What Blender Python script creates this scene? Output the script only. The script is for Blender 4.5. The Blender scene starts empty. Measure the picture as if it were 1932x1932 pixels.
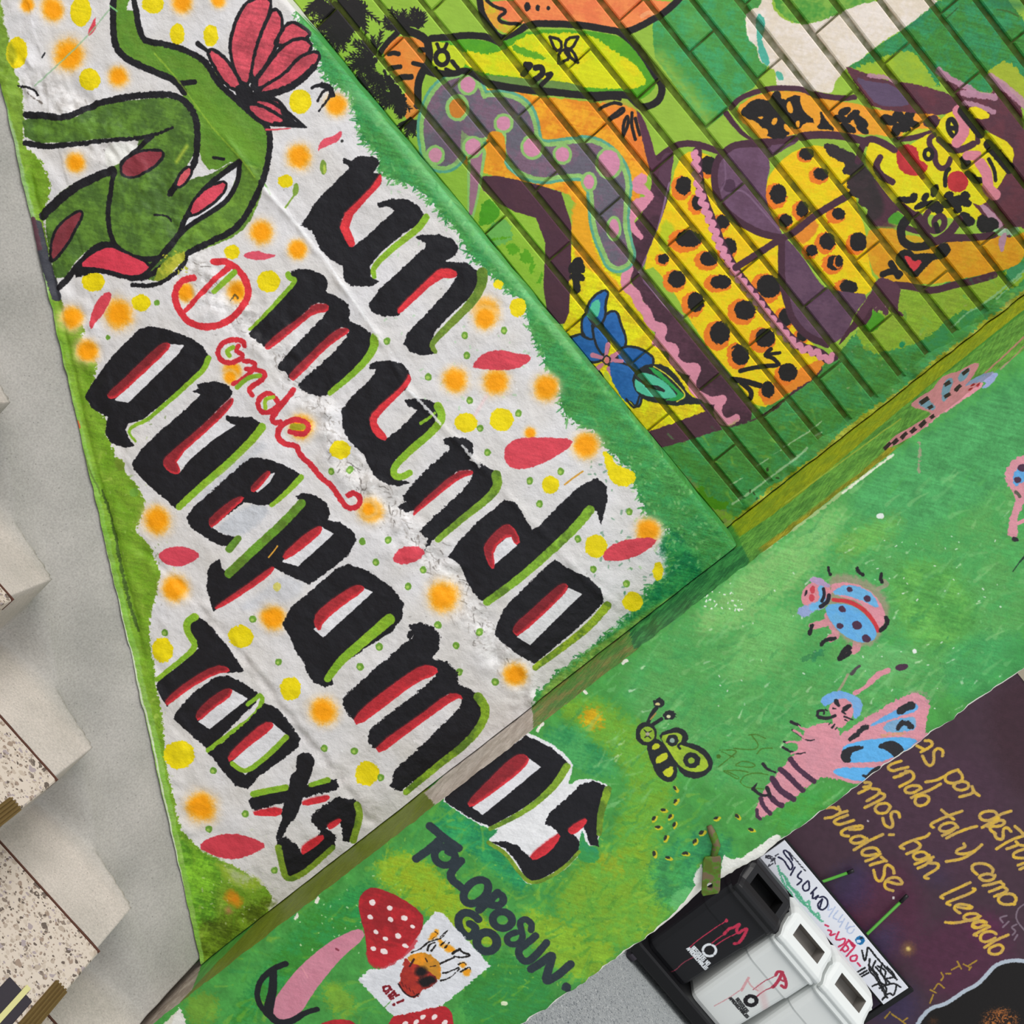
import bpy, math, random
import numpy as np
from mathutils import Matrix, Vector

S = bpy.context.scene
COL = S.collection
# ------------------------------------------------------------------ camera, world, light, exposure
FPX = 1935.3
ZC = 1.79                       # camera height above the landing floor
CAM = np.array([0.0, -1.87, ZC])
M = np.array([[0.64158471, 0.08527404, 0.76229745],
              [0.76450995, -0.15193374, -0.62645085],
              [0.06239871, 0.98470527, -0.16267122]])   # rows: image right, image down, forward
cam = bpy.data.cameras.new('camera')
cam.sensor_width = 36.0
cam.sensor_fit = 'HORIZONTAL'
cam.lens = FPX / 1932 * 36.0
cam.clip_start = 0.05
cob = bpy.data.objects.new('camera', cam)
COL.objects.link(cob)
R3 = Matrix(((M[0][0], -M[1][0], -M[2][0]), (M[0][1], -M[1][1], -M[2][1]), (M[0][2], -M[1][2], -M[2][2])))
cob.matrix_world = Matrix.Translation(Vector(CAM)) @ R3.to_4x4()
S.camera = cob
S.view_settings.view_transform = 'Standard'
S.view_settings.look = 'None'
S.view_settings.gamma = 1
S.view_settings.use_curve_mapping = False
S.view_settings.exposure = 0.08
W = bpy.data.worlds.new('daylight')
S.world = W
W.use_nodes = True
W.node_tree.nodes['Background'].inputs[0].default_value = (0.93, 0.96, 1.0, 1)
W.node_tree.nodes['Background'].inputs[1].default_value = 0.86
sl = bpy.data.lights.new('sun', 'SUN')
sl.energy = 1.8
sl.angle = math.radians(35)
sl.color = (1.0, 0.96, 0.92)
so = bpy.data.objects.new('sun', sl)
COL.objects.link(so)
so.rotation_euler = Vector((-0.34, -0.42, 0.84)).to_track_quat('Z', 'Y').to_euler()
so.location = (-1, -3, 5)

rng = np.random.default_rng(7)
random.seed(7)

# ------------------------------------------------------------------ projection of photo pixels onto real planes
def rays(P):
    P = np.atleast_2d(np.asarray(P, float))
    q = np.stack([(P[:, 0] - 966) / FPX, (P[:, 1] - 966) / FPX, np.ones(len(P))], 1)
    return q @ M
def on_y(P, y):
    d = rays(P)
    return CAM + d * ((y - CAM[1]) / d[:, 1])[:, None]
def on_x(P, x):
    d = rays(P)
    return CAM + d * ((x - CAM[0]) / d[:, 0])[:, None]

Y_COL, Y_PAN, Y_BRK, Y_BACK = 0.0, 0.16, 0.377, 3.3
X_C0, X_C1 = 0.467, 0.933

# ------------------------------------------------------------------ mural painter: brush shapes laid on each wall's own plane
TAB = rng.random((256, 256)).astype(np.float32)
def lat(U, V, k=0):
    u0 = np.floor(U); v0 = np.floor(V)
    fu = (U - u0).astype(np.float32); fv = (V - v0).astype(np.float32)
    fu = fu * fu * (3 - 2 * fu); fv = fv * fv * (3 - 2 * fv)
    a = (u0.astype(np.int32) + 37 * k) & 255; b = (v0.astype(np.int32) + 91 * k) & 255
    a1 = (a + 1) & 255; b1 = (b + 1) & 255
    return (TAB[a, b] * (1 - fu) + TAB[a1, b] * fu) * (1 - fv) + (TAB[a, b1] * (1 - fu) + TAB[a1, b1] * fu) * fv
def chaikin(P, n, closed):
    for _ in range(n):
        Q = np.roll(P, -1, 0) if closed else P[1:]
        A = P if closed else P[:-1]
        N = np.empty((2 * len(A), P.shape[1]))
        N[0::2] = A * .75 + Q * .25
        N[1::2] = A * .25 + Q * .75
        if not closed:
            N = np.vstack([P[:1], N[1:-1], P[-1:]]) if len(N) > 2 else np.vstack([P[:1], P[-1:]])
        P = N
    return P
def hexc(c):
    if isinstance(c, str):
        return np.array([int(c[i:i + 2], 16) / 255 for i in (0, 2, 4)], np.float32)
    return np.array(c, np.float32)

class Canvas:
    def __init__(s, name, proj, ax, u0, v0, u1, v1, res, base):
        s.name, s.proj, s.ax, s.u0, s.v0, s.res = name, proj, ax, u0, v0, res
        s.u1, s.v1 = u1, v1; s.kfix = 0
        s.W = int((u1 - u0) / res); s.H = int((v1 - v0) / res)
        s.b = np.empty((s.H, s.W, 3), np.float32); s.b[:] = hexc(base)
        jj, ii = np.meshgrid(np.arange(s.W, dtype=np.float32), np.arange(s.H, dtype=np.float32))
        k = res / 0.001
        s.n1 = lat(jj * k / 5 + 3, ii * k / 5, 1) - .5
        s.n2 = lat(jj * k / 1.9, ii * k / 1.9, 2) - .5
        s.n3 = lat(jj * k / 22 + 9, ii * k / 22, 3) - .5
        a = (jj * .8 + ii * .6) * k; c = (-jj * .6 + ii * .8) * k
        s.st = lat(a / 26, c / 2.6, 4) - .5
        s.fine = s.n2 * .6 + s.n1 * .4
        s.crop(0, 0, 1)
    def crop(s, x, y, k):
        s.cx, s.cy, s.ck = x, y, k
    def pts(s, t):
        if isinstance(t, str):
            t = [float(v) for v in t.replace(',', ' ').split()]
            t = np.array(t).reshape(-1, 2)
        t = np.asarray(t, float)
        return t / s.ck + np.array([s.cx, s.cy])
    def tc(s, P):
        w = s.proj(P)
        return np.stack([(w[:, s.ax] - s.u0) / s.res, (w[:, 2] - s.v0) / s.res], 1)
    def scale(s, P):
        if s.kfix: return s.kfix
        a = s.tc(P[:1]); b = s.tc(P[:1] + [[1, 1]])
        return float(np.hypot(*(b - a)[0]) / 1.4142)
    def win(s, Q, m):
        x0 = int(max(0, np.floor(Q[:, 0].min() - m))); x1 = int(min(s.W, np.ceil(Q[:, 0].max() + m) + 1))
        y0 = int(max(0, np.floor(Q[:, 1].min() - m))); y1 = int(min(s.H, np.ceil(Q[:, 1].max() + m) + 1))
        return x0, x1, y0, y1
    def dist(s, A, B, ra, rb, box, m, D):
        x0, x1, y0, y1 = box
        for (ax, ay), (bx, by), r0, r1 in zip(A, B, ra, rb):
            mm = m + max(r0, r1)
            xa = int(max(x0, min(ax, bx) - mm)); xb = int(min(x1, max(ax, bx) + mm + 1))
            ya = int(max(y0, min(ay, by) - mm)); yb = int(min(y1, max(ay, by) + mm + 1))
            if xa >= xb or ya >= yb: continue
            X = np.arange(xa, xb, dtype=np.float32)[None, :] - ax
            Y = np.arange(ya, yb, dtype=np.float32)[:, None] - ay
            ex, ey = bx - ax, by - ay
            t = np.clip((X * ex + Y * ey) / max(ex * ex + ey * ey, 1e-9), 0, 1)
            d = np.sqrt((X - t * ex) ** 2 + (Y - t * ey) ** 2) - (r0 + (r1 - r0) * t)
            v = D[ya - y0:yb - y0, xa - x0:xb - x0]
            np.minimum(v, d, out=v)
    def lay(s, sd, box, c, c2, soft, rough, op, var, dry):
        x0, x1, y0, y1 = box
        sl_ = (slice(y0, y1), slice(x0, x1))
        if rough: sd = sd + rough * (s.n1[sl_] * 1.3 + s.n2[sl_] * .9)
        a = np.clip(.5 - sd / soft, 0, 1) * op
        if dry: a = a * np.clip(1 - dry * np.clip((s.st[sl_] + s.n2[sl_] * .6) * 3 - .2, 0, 1), 0, 1)
        col = hexc(c)[None, None, :]
        if c2 is not None:
            t = np.clip(.5 + (s.n3[sl_] * 1.7 + s.st[sl_] * .35 + s.n1[sl_] * 1.0), 0, 1)[..., None]
            col = col * (1 - t) + hexc(c2)[None, None, :] * t
        col = col * (1 + var * (s.st[sl_] * .7 + s.fine[sl_] + s.n3[sl_] * .5))[..., None]
        v = s.b[sl_]
        v += (col - v) * a[..., None]
    def poly(s, c, t, rough=1.2, soft=1.3, sm=1, c2=None, op=1, var=.07, dry=0, holes=(), grow=.6):
        P = s.pts(t)
        k = s.scale(P)
        Q = s.tc(chaikin(P, sm, True) if sm else P)
        rough *= k; soft *= k
        m = rough * 1.2 + soft + 2
        box = s.win(Q, m)
        x0, x1, y0, y1 = box
        if x1 <= x0 or y1 <= y0: return
        loops = [Q] + [s.tc(chaikin(s.pts(h), sm, True) if sm else s.pts(h)) for h in holes]
        D = np.full((y1 - y0, x1 - x0), m, np.float32)
        T = np.zeros((y1 - y0, x1 - x0 + 1), np.int8)
        for L in loops:
            N = np.roll(L, -1, 0)
            z = np.zeros(len(L))
            s.dist(L, N, z, z, box, m, D)
            for (ax, ay), (bx, by) in zip(L, N):
                if ay > by: ax, ay, bx, by = bx, by, ax, ay
                r0 = int(max(y0, np.ceil(ay))); r1 = int(min(y1 - 1, np.ceil(by) - 1))
                if r1 < r0: continue
                r = np.arange(r0, r1 + 1)
                xx = np.clip(np.ceil(ax + (r - ay) * (bx - ax) / (by - ay)), x0, x1).astype(int) - x0
                T[r - y0, xx] ^= 1
        ins = np.bitwise_xor.accumulate(T, axis=1)[:, :-1].astype(bool)
        D[ins] *= -1
        D -= grow * k
        s.lay(D, box, c, c2, soft, rough, op, var, dry)
    def stroke(s, c, t, w=4, w2=None, rough=.6, soft=1.3, sm=2, c2=None, op=1, var=.07, dry=0, ws=None):
        P = s.pts(t)
        k = s.scale(P)
        w = w / s.ck * 1.12 + .5; w2 = w if w2 is None else w2 / s.ck * 1.12 + .3
        n = len(P)
        r = np.linspace(w, w2, n) if ws is None else np.array(ws, float) / s.ck * 1.1
        PR = chaikin(np.column_stack([P, r]), sm, False)
        if s.kfix:      # steeply foreshortened face: offset the outline before projecting
            T_ = np.gradient(PR[:, :2], axis=0); T_ /= np.maximum(np.hypot(*T_.T), 1e-6)[:, None]
            N_ = np.stack([-T_[:, 1], T_[:, 0]], 1) * PR[:, 2:3] / 2
            O_ = np.vstack([PR[:, :2] + N_, (PR[:, :2] - N_)[::-1]]); ck = (s.cx, s.cy, s.ck); s.crop(0, 0, 1)
            s.poly(c, O_, rough=rough, soft=soft, sm=0, c2=c2, op=op, var=var, grow=0); s.crop(*ck); return
        Q = s.tc(PR[:, :2]); r = PR[:, 2] * k / 2
        rough *= k; soft *= k
        m = rough * 1.2 + soft + 2
        box = s.win(Q, m + r.max())
        if box[1] <= box[0] or box[3] <= box[2]: return
        D = np.full((box[3] - box[2], box[1] - box[0]), m, np.float32)
        if len(Q) == 1:
            Q = np.vstack([Q, Q + .01]); r = np.repeat(r, 2)
        s.dist(Q[:-1], Q[1:], r[:-1], r[1:], box, m, D)
        s.lay(D, box, c, c2, soft, rough, op, var, dry)
    def dot(s, c, x, y, rx, ry=None, rot=0, **kw):
        ry = rx if ry is None else ry
        a = np.linspace(0, 2 * np.pi, 14, endpoint=False)
        cr, sr = math.cos(math.radians(rot)), math.sin(math.radians(rot))
        X = rx * np.cos(a); Y = ry * np.sin(a)
        s.poly(c, np.stack([x + X * cr - Y * sr, y + X * sr + Y * cr], 1), **kw)
    def spray(s, c, x, y, r, halo='F4D3A2', hard=.5):
        P = s.pts([(x, y)]); k = s.scale(P); q = s.tc(P)[0]; R = r / s.ck * k
        box = s.win(q[None], R * 2.4)
        x0, x1, y0, y1 = box
        if x1 <= x0 or y1 <= y0: return
        X = np.arange(x0, x1)[None, :] - q[0]; Y = np.arange(y0, y1)[:, None] - q[1]
        sl_ = (slice(y0, y1), slice(x0, x1))
        d = np.sqrt(X * X + Y * Y) / R + s.n1[sl_] * .14 + s.n3[sl_] * .16 + s.n2[sl_] * .16
        v = s.b[sl_]
        a = np.exp(-np.clip(d - .8, 0, 9) ** 2 * 4.0) * .95
        v += (hexc(halo) - v) * a[..., None]
        a = np.clip((1.28 - d) / (1.28 - hard) , 0, 1)
        a = a * a * (3 - 2 * a)
        cc = hexc(c)[None, None] * (1 + .06 * s.fine[sl_])[..., None]
        v += (cc - v) * a[..., None]
    def specks(s, c, t, n, r, seed=1, op=1):
        # small flecks scattered inside a polygon's bounding box
        g = np.random.default_rng(seed)
        P = s.pts(t); lo, hi = P.min(0), P.max(0)
        ck = (s.cx, s.cy, s.ck); s.crop(0, 0, 1)
        for _ in range(n):
            p = lo + (hi - lo) * g.random(2)
            a = g.random() * 3.14
            l = r * (.4 + g.random() * 1.6)
            s.stroke(c, [p, p + l * np.array([math.cos(a), math.sin(a)])], w=r * (.5 + g.random() * .7), sm=0, op=op, rough=.8)
        s.crop(*ck)
    def brush(s, cols, t, n, l, w, ang, seed=1, op=.3, ja=.25, inside=False):
        g = np.random.default_rng(seed)
        P = s.pts(t); lo, hi = P.min(0), P.max(0)
        ck = (s.cx, s.cy, s.ck); s.crop(0, 0, 1)
        for _ in range(n):
            p = lo + (hi - lo) * g.random(2)
            if inside:
                Q_ = np.roll(P, -1, 0); cr_ = ((P[:, 1] > p[1]) != (Q_[:, 1] > p[1])) & (p[0] < P[:, 0] + (p[1] - P[:, 1]) * (Q_[:, 0] - P[:, 0]) / (Q_[:, 1] - P[:, 1] + 1e-9))
                if cr_.sum() % 2 == 0: continue
            a = math.radians(ang) + g.normal(0, ja); L = l * g.uniform(.4, 1.5)
            d = L * np.array([math.cos(a), math.sin(a)]); q = p + d * .5 + g.normal(0, L * .06, 2)
            s.stroke(cols[g.integers(len(cols))], [p, q, p + d], w * g.uniform(.5, 1.3), w2=1, rough=2.2, soft=2.5, sm=1, op=op * g.uniform(.5, 1.3))
        s.crop(*ck)
    def image(s):
        im = bpy.data.images.new(s.name, s.W, s.H, alpha=False)
        a = np.ones((s.H, s.W, 4), np.float32)
        a[..., :3] = np.clip(s.b, 0, 1)
        im.pixels.foreach_set(a.ravel())
        im.update()
        im.pack()
        return im
# ------------------------------------------------------------------ canvases (one per real surface)
C_PAN = Canvas('paint_panel', lambda P: on_y(P, Y_PAN), 0, -1.36, .19, .475, ZC - .02, .00085, 'DEDBDA')
C_BRK = Canvas('paint_brick', lambda P: on_y(P, Y_BRK), 0, -1.02, ZC - .045, .475, ZC + 1.13, .00095, '6FA83A')
C_COL = Canvas('paint_column', lambda P: on_y(P, Y_COL), 0, .455, .12, .94, ZC + .66, .0008, '4A9A45')
C_SIDE = Canvas('paint_side', lambda P: on_x(P, X_C0), 1, 0, .12, .40, ZC + .75, .0011, '4E963F')
C_SIDE.kfix = 1.0
C_BACK = Canvas('paint_back', lambda P: on_y(P, Y_BACK), 0, 2.3, 0, 4.75, 2.5, .0024, '46303C')
C_BIN = Canvas('paint_bin', lambda P: on_y(P, 2.9), 0, 2.38, 0, 3.42, .72, .0014, 'DADDDB')
C_BOARD = Canvas('paint_board', lambda P: on_y(P, 3.231), 0, 2.46, .68, 3.64, .96, .0013, 'E4E6EE')
# ------------------------------------------------------------------ mural on the plastered panel
c = C_PAN
BK, RD, DR, LM, DG, WH, PR = '1B1A1F', 'D9333D', '84262D', '93BE2E', '5A7A26', 'E3E2E5', 'DC4957'
OR, YE, GR = 'FFA404', 'F5DF08', '6E9E33'
g_ = (lat(np.arange(c.W)[None, :] / 60., np.arange(c.H)[:, None] / 60., 5) - .5)[..., None]
c.b *= 1 + .05 * g_ + .022 * c.fine[..., None] + .02 * c.n3[..., None]
c.b += g_ * np.array([-.01, .0, .025], np.float32)
crB = [(30, 150), (130, 200), (230, 290), (330, 430), (400, 560), (480, 610), (560, 700), (610, 780), (640, 850), (700, 920), (760, 990), (820, 1050), (860, 1120), (900, 1170), (960, 1250), (1000, 1310)]
c.stroke('C4BEBA', crB, 46, soft=40, rough=14, op=.5, c2='E8E6E6', var=.2)
for sd_, col_k, n_k in ((3, '857E79', 110), (4, 'F4F3F2', 150), (5, '544E49', 46), (6, 'A8A19B', 120)):
    g = np.random.default_rng(sd_)
    for _ in range(n_k):
        i = g.integers(2, len(crB) - 1); t = g.random(); a0 = np.array(crB[i - 1]) * (1 - t) + np.array(crB[i]) * t + g.normal(0, 17, 2)
        th = .95 + g.normal(0, .6); l = g.uniform(4, 20)
        pts_ = [a0, a0 + l * np.array([math.cos(th), math.sin(th)]) * .5 + g.normal(0, 2, 2), a0 + l * np.array([math.cos(th), math.sin(th)])]
        c.stroke(col_k, pts_, g.uniform(1, 2.6), w2=.6, rough=1, op=.55)
c.specks('9A948F', '150,150 1200,1500', 260, 1.6, 11, .45)
c.specks('F4F4F4', '150,150 1200,1600', 240, 1.8, 12, .6)
c.stroke('C4BFBC', '330,1090 400,1170 480,1260 560,1370 620,1440 700,1530', 16, soft=10, rough=5, op=.4, var=.2)
# green border on the left, following the stair line
LB = '-10,-40 8,60 22,115 43,185 46,232 43,275 76,298 94,335 96,364 83,391 86,440 93,464 109,543 118,575 128,606 164,618 150,640 184,680 180,710 167,749 175,767 202,789 199,817 212,842 221,867 237,885 240,900 255,907 261,926 276,947 268,972 255,1000 271,1016 286,1034 289,1053 305,1078 299,1103 291,1140 283,1165 283,1209 295,1281 304,1335 310,1390 315,1448 330,1498 337,1553 359,1585 384,1607 413,1622 453,1636 475,1650 520,1690 495,1712 560,1740 420,1900 330,1900 -60,300'
c.poly('83AB2E', LB, rough=5, c2='6F9A22', var=.22, soft=2)
c.poly('6F8F2E', '-10,-40 10,60 22,115 43,185 46,232 40,300 60,420 20,420 -40,100', rough=3, c2='86A83A', op=.8, soft=4)
c.poly('5B9420', '330,1540 350,1590 384,1610 430,1630 400,1700 420,1760 380,1830 340,1700', rough=6, c2='7DB52C', soft=16, var=.25)
c.poly('5A6E14', '370,1740 420,1730 470,1710 520,1690 500,1740 400,1850 370,1820', rough=7, c2='6F8A20', soft=18, op=.9, var=.3)
c.poly('A8C43A', '400,1622 440,1636 480,1650 500,1668 470,1680 430,1660', rough=7, soft=12, c2='C8CFA0', op=.8)
for q, (x, y, r) in enumerate(((437, 1690, 12), (448, 1700, 10), (432, 1716, 6))): c.dot('E08A14' if q < 2 else 'C98A60', x, y, r, soft=10, rough=3, op=.8)
c.specks('B6CC7A', '150,700 330,1560', 120, 2, 21, .35); c.specks('4E6E1A', '150,700 330,1700', 130, 2, 22, .4); c.specks('D6DCC0', '380,1560 520,1740', 50, 2, 23, .5)
c.brush(['9BC23C', '6B9A22', 'B2CC58', '58841E', '8AB434'], LB, 1500, 16, 5, 75, 82, .38, .7, True)
# lip along the bottom edge and the crack beside it
c.stroke('93BE55', '0,170 47,338 91,560 120,692 151,812 188,962 231,1142 299,1420 336,1600 380,1806', 17, soft=2.5, rough=2, c2='7DB03E', var=.2)
c.stroke('A6C68A', '0,170 47,338 91,560', 14, soft=2.5, rough=1.5, c2='88B066', var=.2)
c.stroke('DCE3D2', '0,180 47,348 91,570 120,701 151,822 188,973 231,1153 299,1432 336,1610 368,1770', 3.2, rough=1.2, op=.85)
c.stroke('45601C', '193,925 204,960 214,990 224,1040 232,1080 242,1130 254,1170 262,1190', 4, rough=2, var=.2); c.stroke('4A5A22', '120,700 160,850 190,930', 2, op=.5)
c.stroke('3F4048', '72,425 91,505 110,560', 15, rough=1.5); c.stroke('5A3A44', '66,415 80,470', 8, rough=1.5)
c.stroke('D06A3A', '150,795 153,806', 4)
# ragged hedge of green along the ledge
HB = '557,21 572,60 598,97 604,122 612,143 628,160 652,172 664,186 666,207 675,238 683,265 701,277 712,290 716,323 739,340 768,348 800,366 815,384 833,406 862,435 884,482 902,496 928,522 957,547 990,572 992,607 1014,649 1020,665 1035,701 1054,730 1054,759 1072,796 1115,810 1137,835 1159,864 1195,890 1199,919 1213,955 1219,978 1238,976 1246,986 1262,1005 1264,1030 1267,1056 1260,1091 1243,1096 1226,1108 1216,1124 1216,1138 1196,1157 1171,1177 1149,1196 1106,1232 1090,1246 1072,1260 1051,1266 1043,1280 1024,1299 1008,1306 1006,1345 1110,1330 1460,1060 1420,960 1303,905 1024,555 712,175 520,-60'
c.poly('4B9D4A', HB, rough=8, c2='3A8F4C', soft=2, var=.3, sm=1)
c.poly('79BE7A', '650,150 712,207 900,432 1024,584 1100,675 1090,690 1010,592 880,440 700,225 640,160', rough=5, op=.55, soft=7)
c.poly('12804A', '1240,1010 1275,1000 1300,1040 1330,1080 1280,1120 1200,1150 1120,1240 1090,1250 1170,1180 1230,1110 1262,1080', rough=8, soft=14, c2='2E8C48', var=.3)
c.poly('5E9A3E', '1030,1292 1100,1236 1200,1170 1290,1110 1330,1090 1240,1160 1130,1260 1030,1340 1004,1340', rough=3, soft=6, c2='7FA648', var=.3)
c.specks('9ACB84', '1180,860 1330,1080', 90, 3, 31, .5); c.specks('1E6E3A', '1100,860 1330,1120', 80, 3, 32, .4); c.specks('8FD08A', '720,330 1100,800', 120, 3, 33, .35)
c.brush(['3A8F45', '6DBB68', '2B7F40', '8CCB7C', '55A650'], HB, 2600, 13, 5, -60, 81, .45, 1.2, True)
g = np.random.default_rng(5)
hbp = np.array([[float(v) for v in t.split(',')] for t in HB.split()])[:56]
for a_, b_ in zip(hbp[:-1], hbp[1:]):
    for _ in range(7):
        p0 = a_ + (b_ - a_) * g.random(); th = g.uniform(1.9, 3.6); l = g.uniform(4, 14)
        c.stroke(('4B9D4A', '6DB565', '2F8A48')[g.integers(3)], [p0 + g.normal(0, 3, 2), p0 + l * np.array([math.cos(th), math.sin(th)])], g.uniform(2, 4), w2=1, op=.85)
# scattered spray dots, daubs and petals
c.crop(0, 0, 3.019)
for x, y, r in ((290, 50, 65), (385, 310, 85), (665, 435, 55), (435, 930, 55), (1700, 890, 68), (1912, 597, 60), (1030, 5, 60), (1480, 1320, 66), (1690, 1420, 52), (1060, 1665, 50), (1345, 1660, 62), (415, 1810, 62), (680, 1790, 82), (1240, 0, 40), (150, 25, 40)): c.spray(OR, x, y, r)
for x, y, a, b in ((450, 60, 60, 85), (90, 300, 62, 92), (505, 450, 58, 62), (1000, 190, 42, 60), (1195, 200, 42, 62), (865, 20, 60, 52), (1705, 575, 62, 70), (1620, 1030, 42, 34), (1315, 1435, 42, 40), (1525, 1602, 65, 62), (535, 1605, 66, 56), (810, 1725, 54, 46)): c.dot(YE, x, y, a, b, rough=2, var=.12, c2='E9D20A')
c.poly('7A9030', '45,220 90,300 70,380 30,330', soft=8, op=.5)
c.poly(PR, '540,85 530,130 545,145 500,205 490,190 515,130'); c.poly(PR, '640,1660 630,1720 582,1800 545,1830 530,1880 510,1850 530,1760 580,1680'); c.poly('E0566A', '1375,1450 1450,1425 1520,1450 1575,1450 1500,1480 1420,1475')
c.stroke('9DC09A', '640,20 480,215 340,350 200,490', 7, op=.8)
c.stroke('2A2A2E', '235,325 250,300', 6)
c.crop(500, 0, 2.76)
c.poly('E35668', '270,790 290,725 350,710 395,680 398,700 375,735 330,755 290,770'); c.dot('333333', 398, 733, 6)
for x, y, a, b in ((100, 940, 38, 30), (1212, 1480, 26, 24), (1315, 1600, 42, 48)): c.dot(YE, x, y, a, b, rough=2.5, c2='E9D20A')
c.dot('7FA040', 300, 870, 16, 38); c.dot('B8CC50', 306, 880, 6, 22); c.dot('86A840', 155, 985, 14, 32, rot=10); c.stroke('86A840', '150,1010 100,1080', 7); c.stroke('7FB060', '-10,950 25,1010', 6)
c.spray(OR, 1150, 1620, 66)
c.stroke(BK, '240,455 255,445 290,440', 14); c.stroke(BK, '270,520 300,470 330,460 335,500 300,545 275,575', 13, w2=7, rough=1.5); c.stroke(BK, '290,440 335,450 345,490', 26, rough=2)
c.crop(550, 600, 2.76)
for x, y, r in ((850, 325, 62), (1060, 332, 66), (1325, 365, 64), (1530, 665, 66), (410, 1000, 62), (790, 1450, 78), (1855, 1110, 62), (1165, 1855, 56), (1005, 0, 56), (50, 570, 62), (1020, 990, 0.1), (1240, 600, 30)): c.spray(OR, x, y, r) if r > 1 else None
for x, y, a, b in ((905, 545, 60, 50), (1092, 530, 62, 60), (1347, 870, 44, 46), (255, 685, 50, 48), (1585, 1190, 58, 60), (1775, 1480, 52, 50), (1908, 1320, 26, 48), (1240, 1665, .1, .1)): c.dot(YE, x, y, a, b, rough=2.2, c2='E9D20A')
c.poly(YE, '1615,690 1650,700 1690,770 1780,795 1792,850 1720,888 1660,850 1640,770', rough=3)
for t in ('935,250 1000,180 1090,165 1160,185 1250,195 1230,230 1170,265 1080,272 960,262', '1105,710 1120,660 1180,625 1300,622 1470,632 1440,680 1340,740 1230,785 1150,785 1115,755', '530,1240 570,1190 650,1185 697,1215 660,1260 590,1280 540,1270', '1610,1260 1650,1190 1760,1150 1905,1145 1880,1190 1780,1250 1680,1268'): c.poly(PR, t, rough=1.5, var=.1)
for x, y in ((495, 120), (900, 90), (1105, 65), (910, 195), (710, 307), (925, 430), (1180, 497), (980, 575), (1018, 700), (1400, 800), (1240, 850), (1290, 970), (1758, 1010), (1490, 1152), (1570, 1310), (1742, 1385), (210, 797), (303, 790), (370, 1162), (505, 1153), (440, 1270), (685, 1310), (608, 1395), (765, 1595), (978, 1632), (455, 1710), (857, 1700), (875, 1838), (1060, 1892), (360, 1812)):
    c.dot('6FA038', x, y, 16, 18); c.dot('A6C85A', x - 3, y + 3, 7)
c.stroke('D9A040', '1515,800 1470,830 1420,868', 7); c.stroke('F0C8C8', '1010,410 950,510', 14, op=.5, soft=5)
c.crop(100, 550, 3.22)
for x, y, r in ((215, 362, 66), (1095, 480, 56), (635, 1390, 82), (745, 1800, 78), (1920, 1320, 45), (1080, 520, 40)): c.spray(OR, x, y, r)
c.dot('7E9A30', 410, 1050, 30, 34, rough=3); c.dot('6FA038', 495, 1220, 26); c.dot('6FA038', 638, 70, 16); c.dot('6FA038', 340, 280, 14); c.dot('6FA038', 1880, 1518, 14)
c.poly('D9485A', '635,1600 690,1560 760,1545 840,1560 900,1600 840,1645 760,1675 680,1650'); c.dot(YE, 1365, 1790, 24)
c.crop(250, 1100, 2.76)
for x, y, r in ((735, 175, 66), (995, 665, 68), (360, 1165, 78)): c.spray(OR, x, y, r)
for x, y, a, b in ((565, 275, 66, 58), (825, 545, 54, 60), (245, 890, 80, 72), (160, 345, 56, 64), (1220, 990, 62, 62), (755, 15, 20, 20)): c.dot(YE, x, y, a, b, rough=3, c2='E6D20C')
for x, y in ((172, 255), (630, 185), (762, 408), (1187, 430), (1285, 330), (1590, 215), (1686, 320), (1807, 250), (1888, 512), (1700, 460), (1000, 857), (1155, 873), (1293, 1010), (422, 973), (590, 1197), (397, 1280), (742, 1490)):
    c.dot('6FA038', x, y, 17); c.dot('A6C85A', x - 3, y + 3, 7)
c.poly('D2414F', '340,1370 400,1325 520,1300 620,1320 705,1360 640,1400 530,1437 420,1420', rough=1.5)
# ---- the green plant with red flower
c.crop(0, 0, 3.019)
OG, OG2 = '5F8630', '4C6E2C'
c.poly(OG2, '130,650 420,690 520,600 800,560 980,550 1080,600 1115,720 1110,860 1040,960 980,1080 1100,1010 1180,1000 1340,910 1420,960 1500,1000 1480,1120 1390,1290 1270,1370 1060,1440 900,1600 830,1590 640,1400 500,1400 330,1640 280,1400 260,1190 350,1090 520,1000 650,960 760,860 800,780 560,790 440,810 150,820', rough=1.5, c2=OG, var=.16)
c.poly('6A9630', '700,60 770,60 800,220 960,250 1110,310 1190,360 1290,520 1400,620 1490,700 1530,760 1520,880 1480,1050 1400,1000 1340,900 1200,980 1130,900 1110,700 1040,560 1000,450 870,410 700,330 650,200 640,60 640,-60 760,-60', rough=1.5, c2='5B8A2A', var=.16)
c.poly('6FA02C', '1060,480 1180,560 1330,700 1480,870 1490,950 1300,830 1120,640', soft=10, rough=3, op=.6)
c.poly(OG, '1040,1330 1180,1240 1300,1130 1380,980 1400,930 1500,960 1480,1120 1400,1290 1280,1370 1080,1440 960,1480', rough=1.5, c2='6E9632', var=.15)
c.poly(WH, '1020,1340 1060,1240 1160,1060 1340,930 1360,950 1300,1110 1180,1220 1060,1290', rough=1)
c.poly('E3E2DC', '600,810 800,820 740,880 660,950 600,950', rough=4)
c.stroke(BK, '640,-40 635,60 645,250 700,330 860,400 990,450 1040,520', 34, rough=1.5)
c.stroke(BK, '750,-40 770,60 800,220 850,235 960,250 1090,300 1180,360 1230,470 1350,570 1440,660 1530,720 1535,850 1500,1020 1410,1200 1330,1310 1200,1370 1070,1440', 30, rough=1.5)
c.stroke(BK, '1020,470 1100,462', 26); c.stroke(BK, '150,655 270,660 360,680 430,650 520,595 700,550 850,535 980,532 1070,590 1120,690 1120,850 1090,960 1010,1040 960,1100', 32, rough=1.8)
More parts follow.
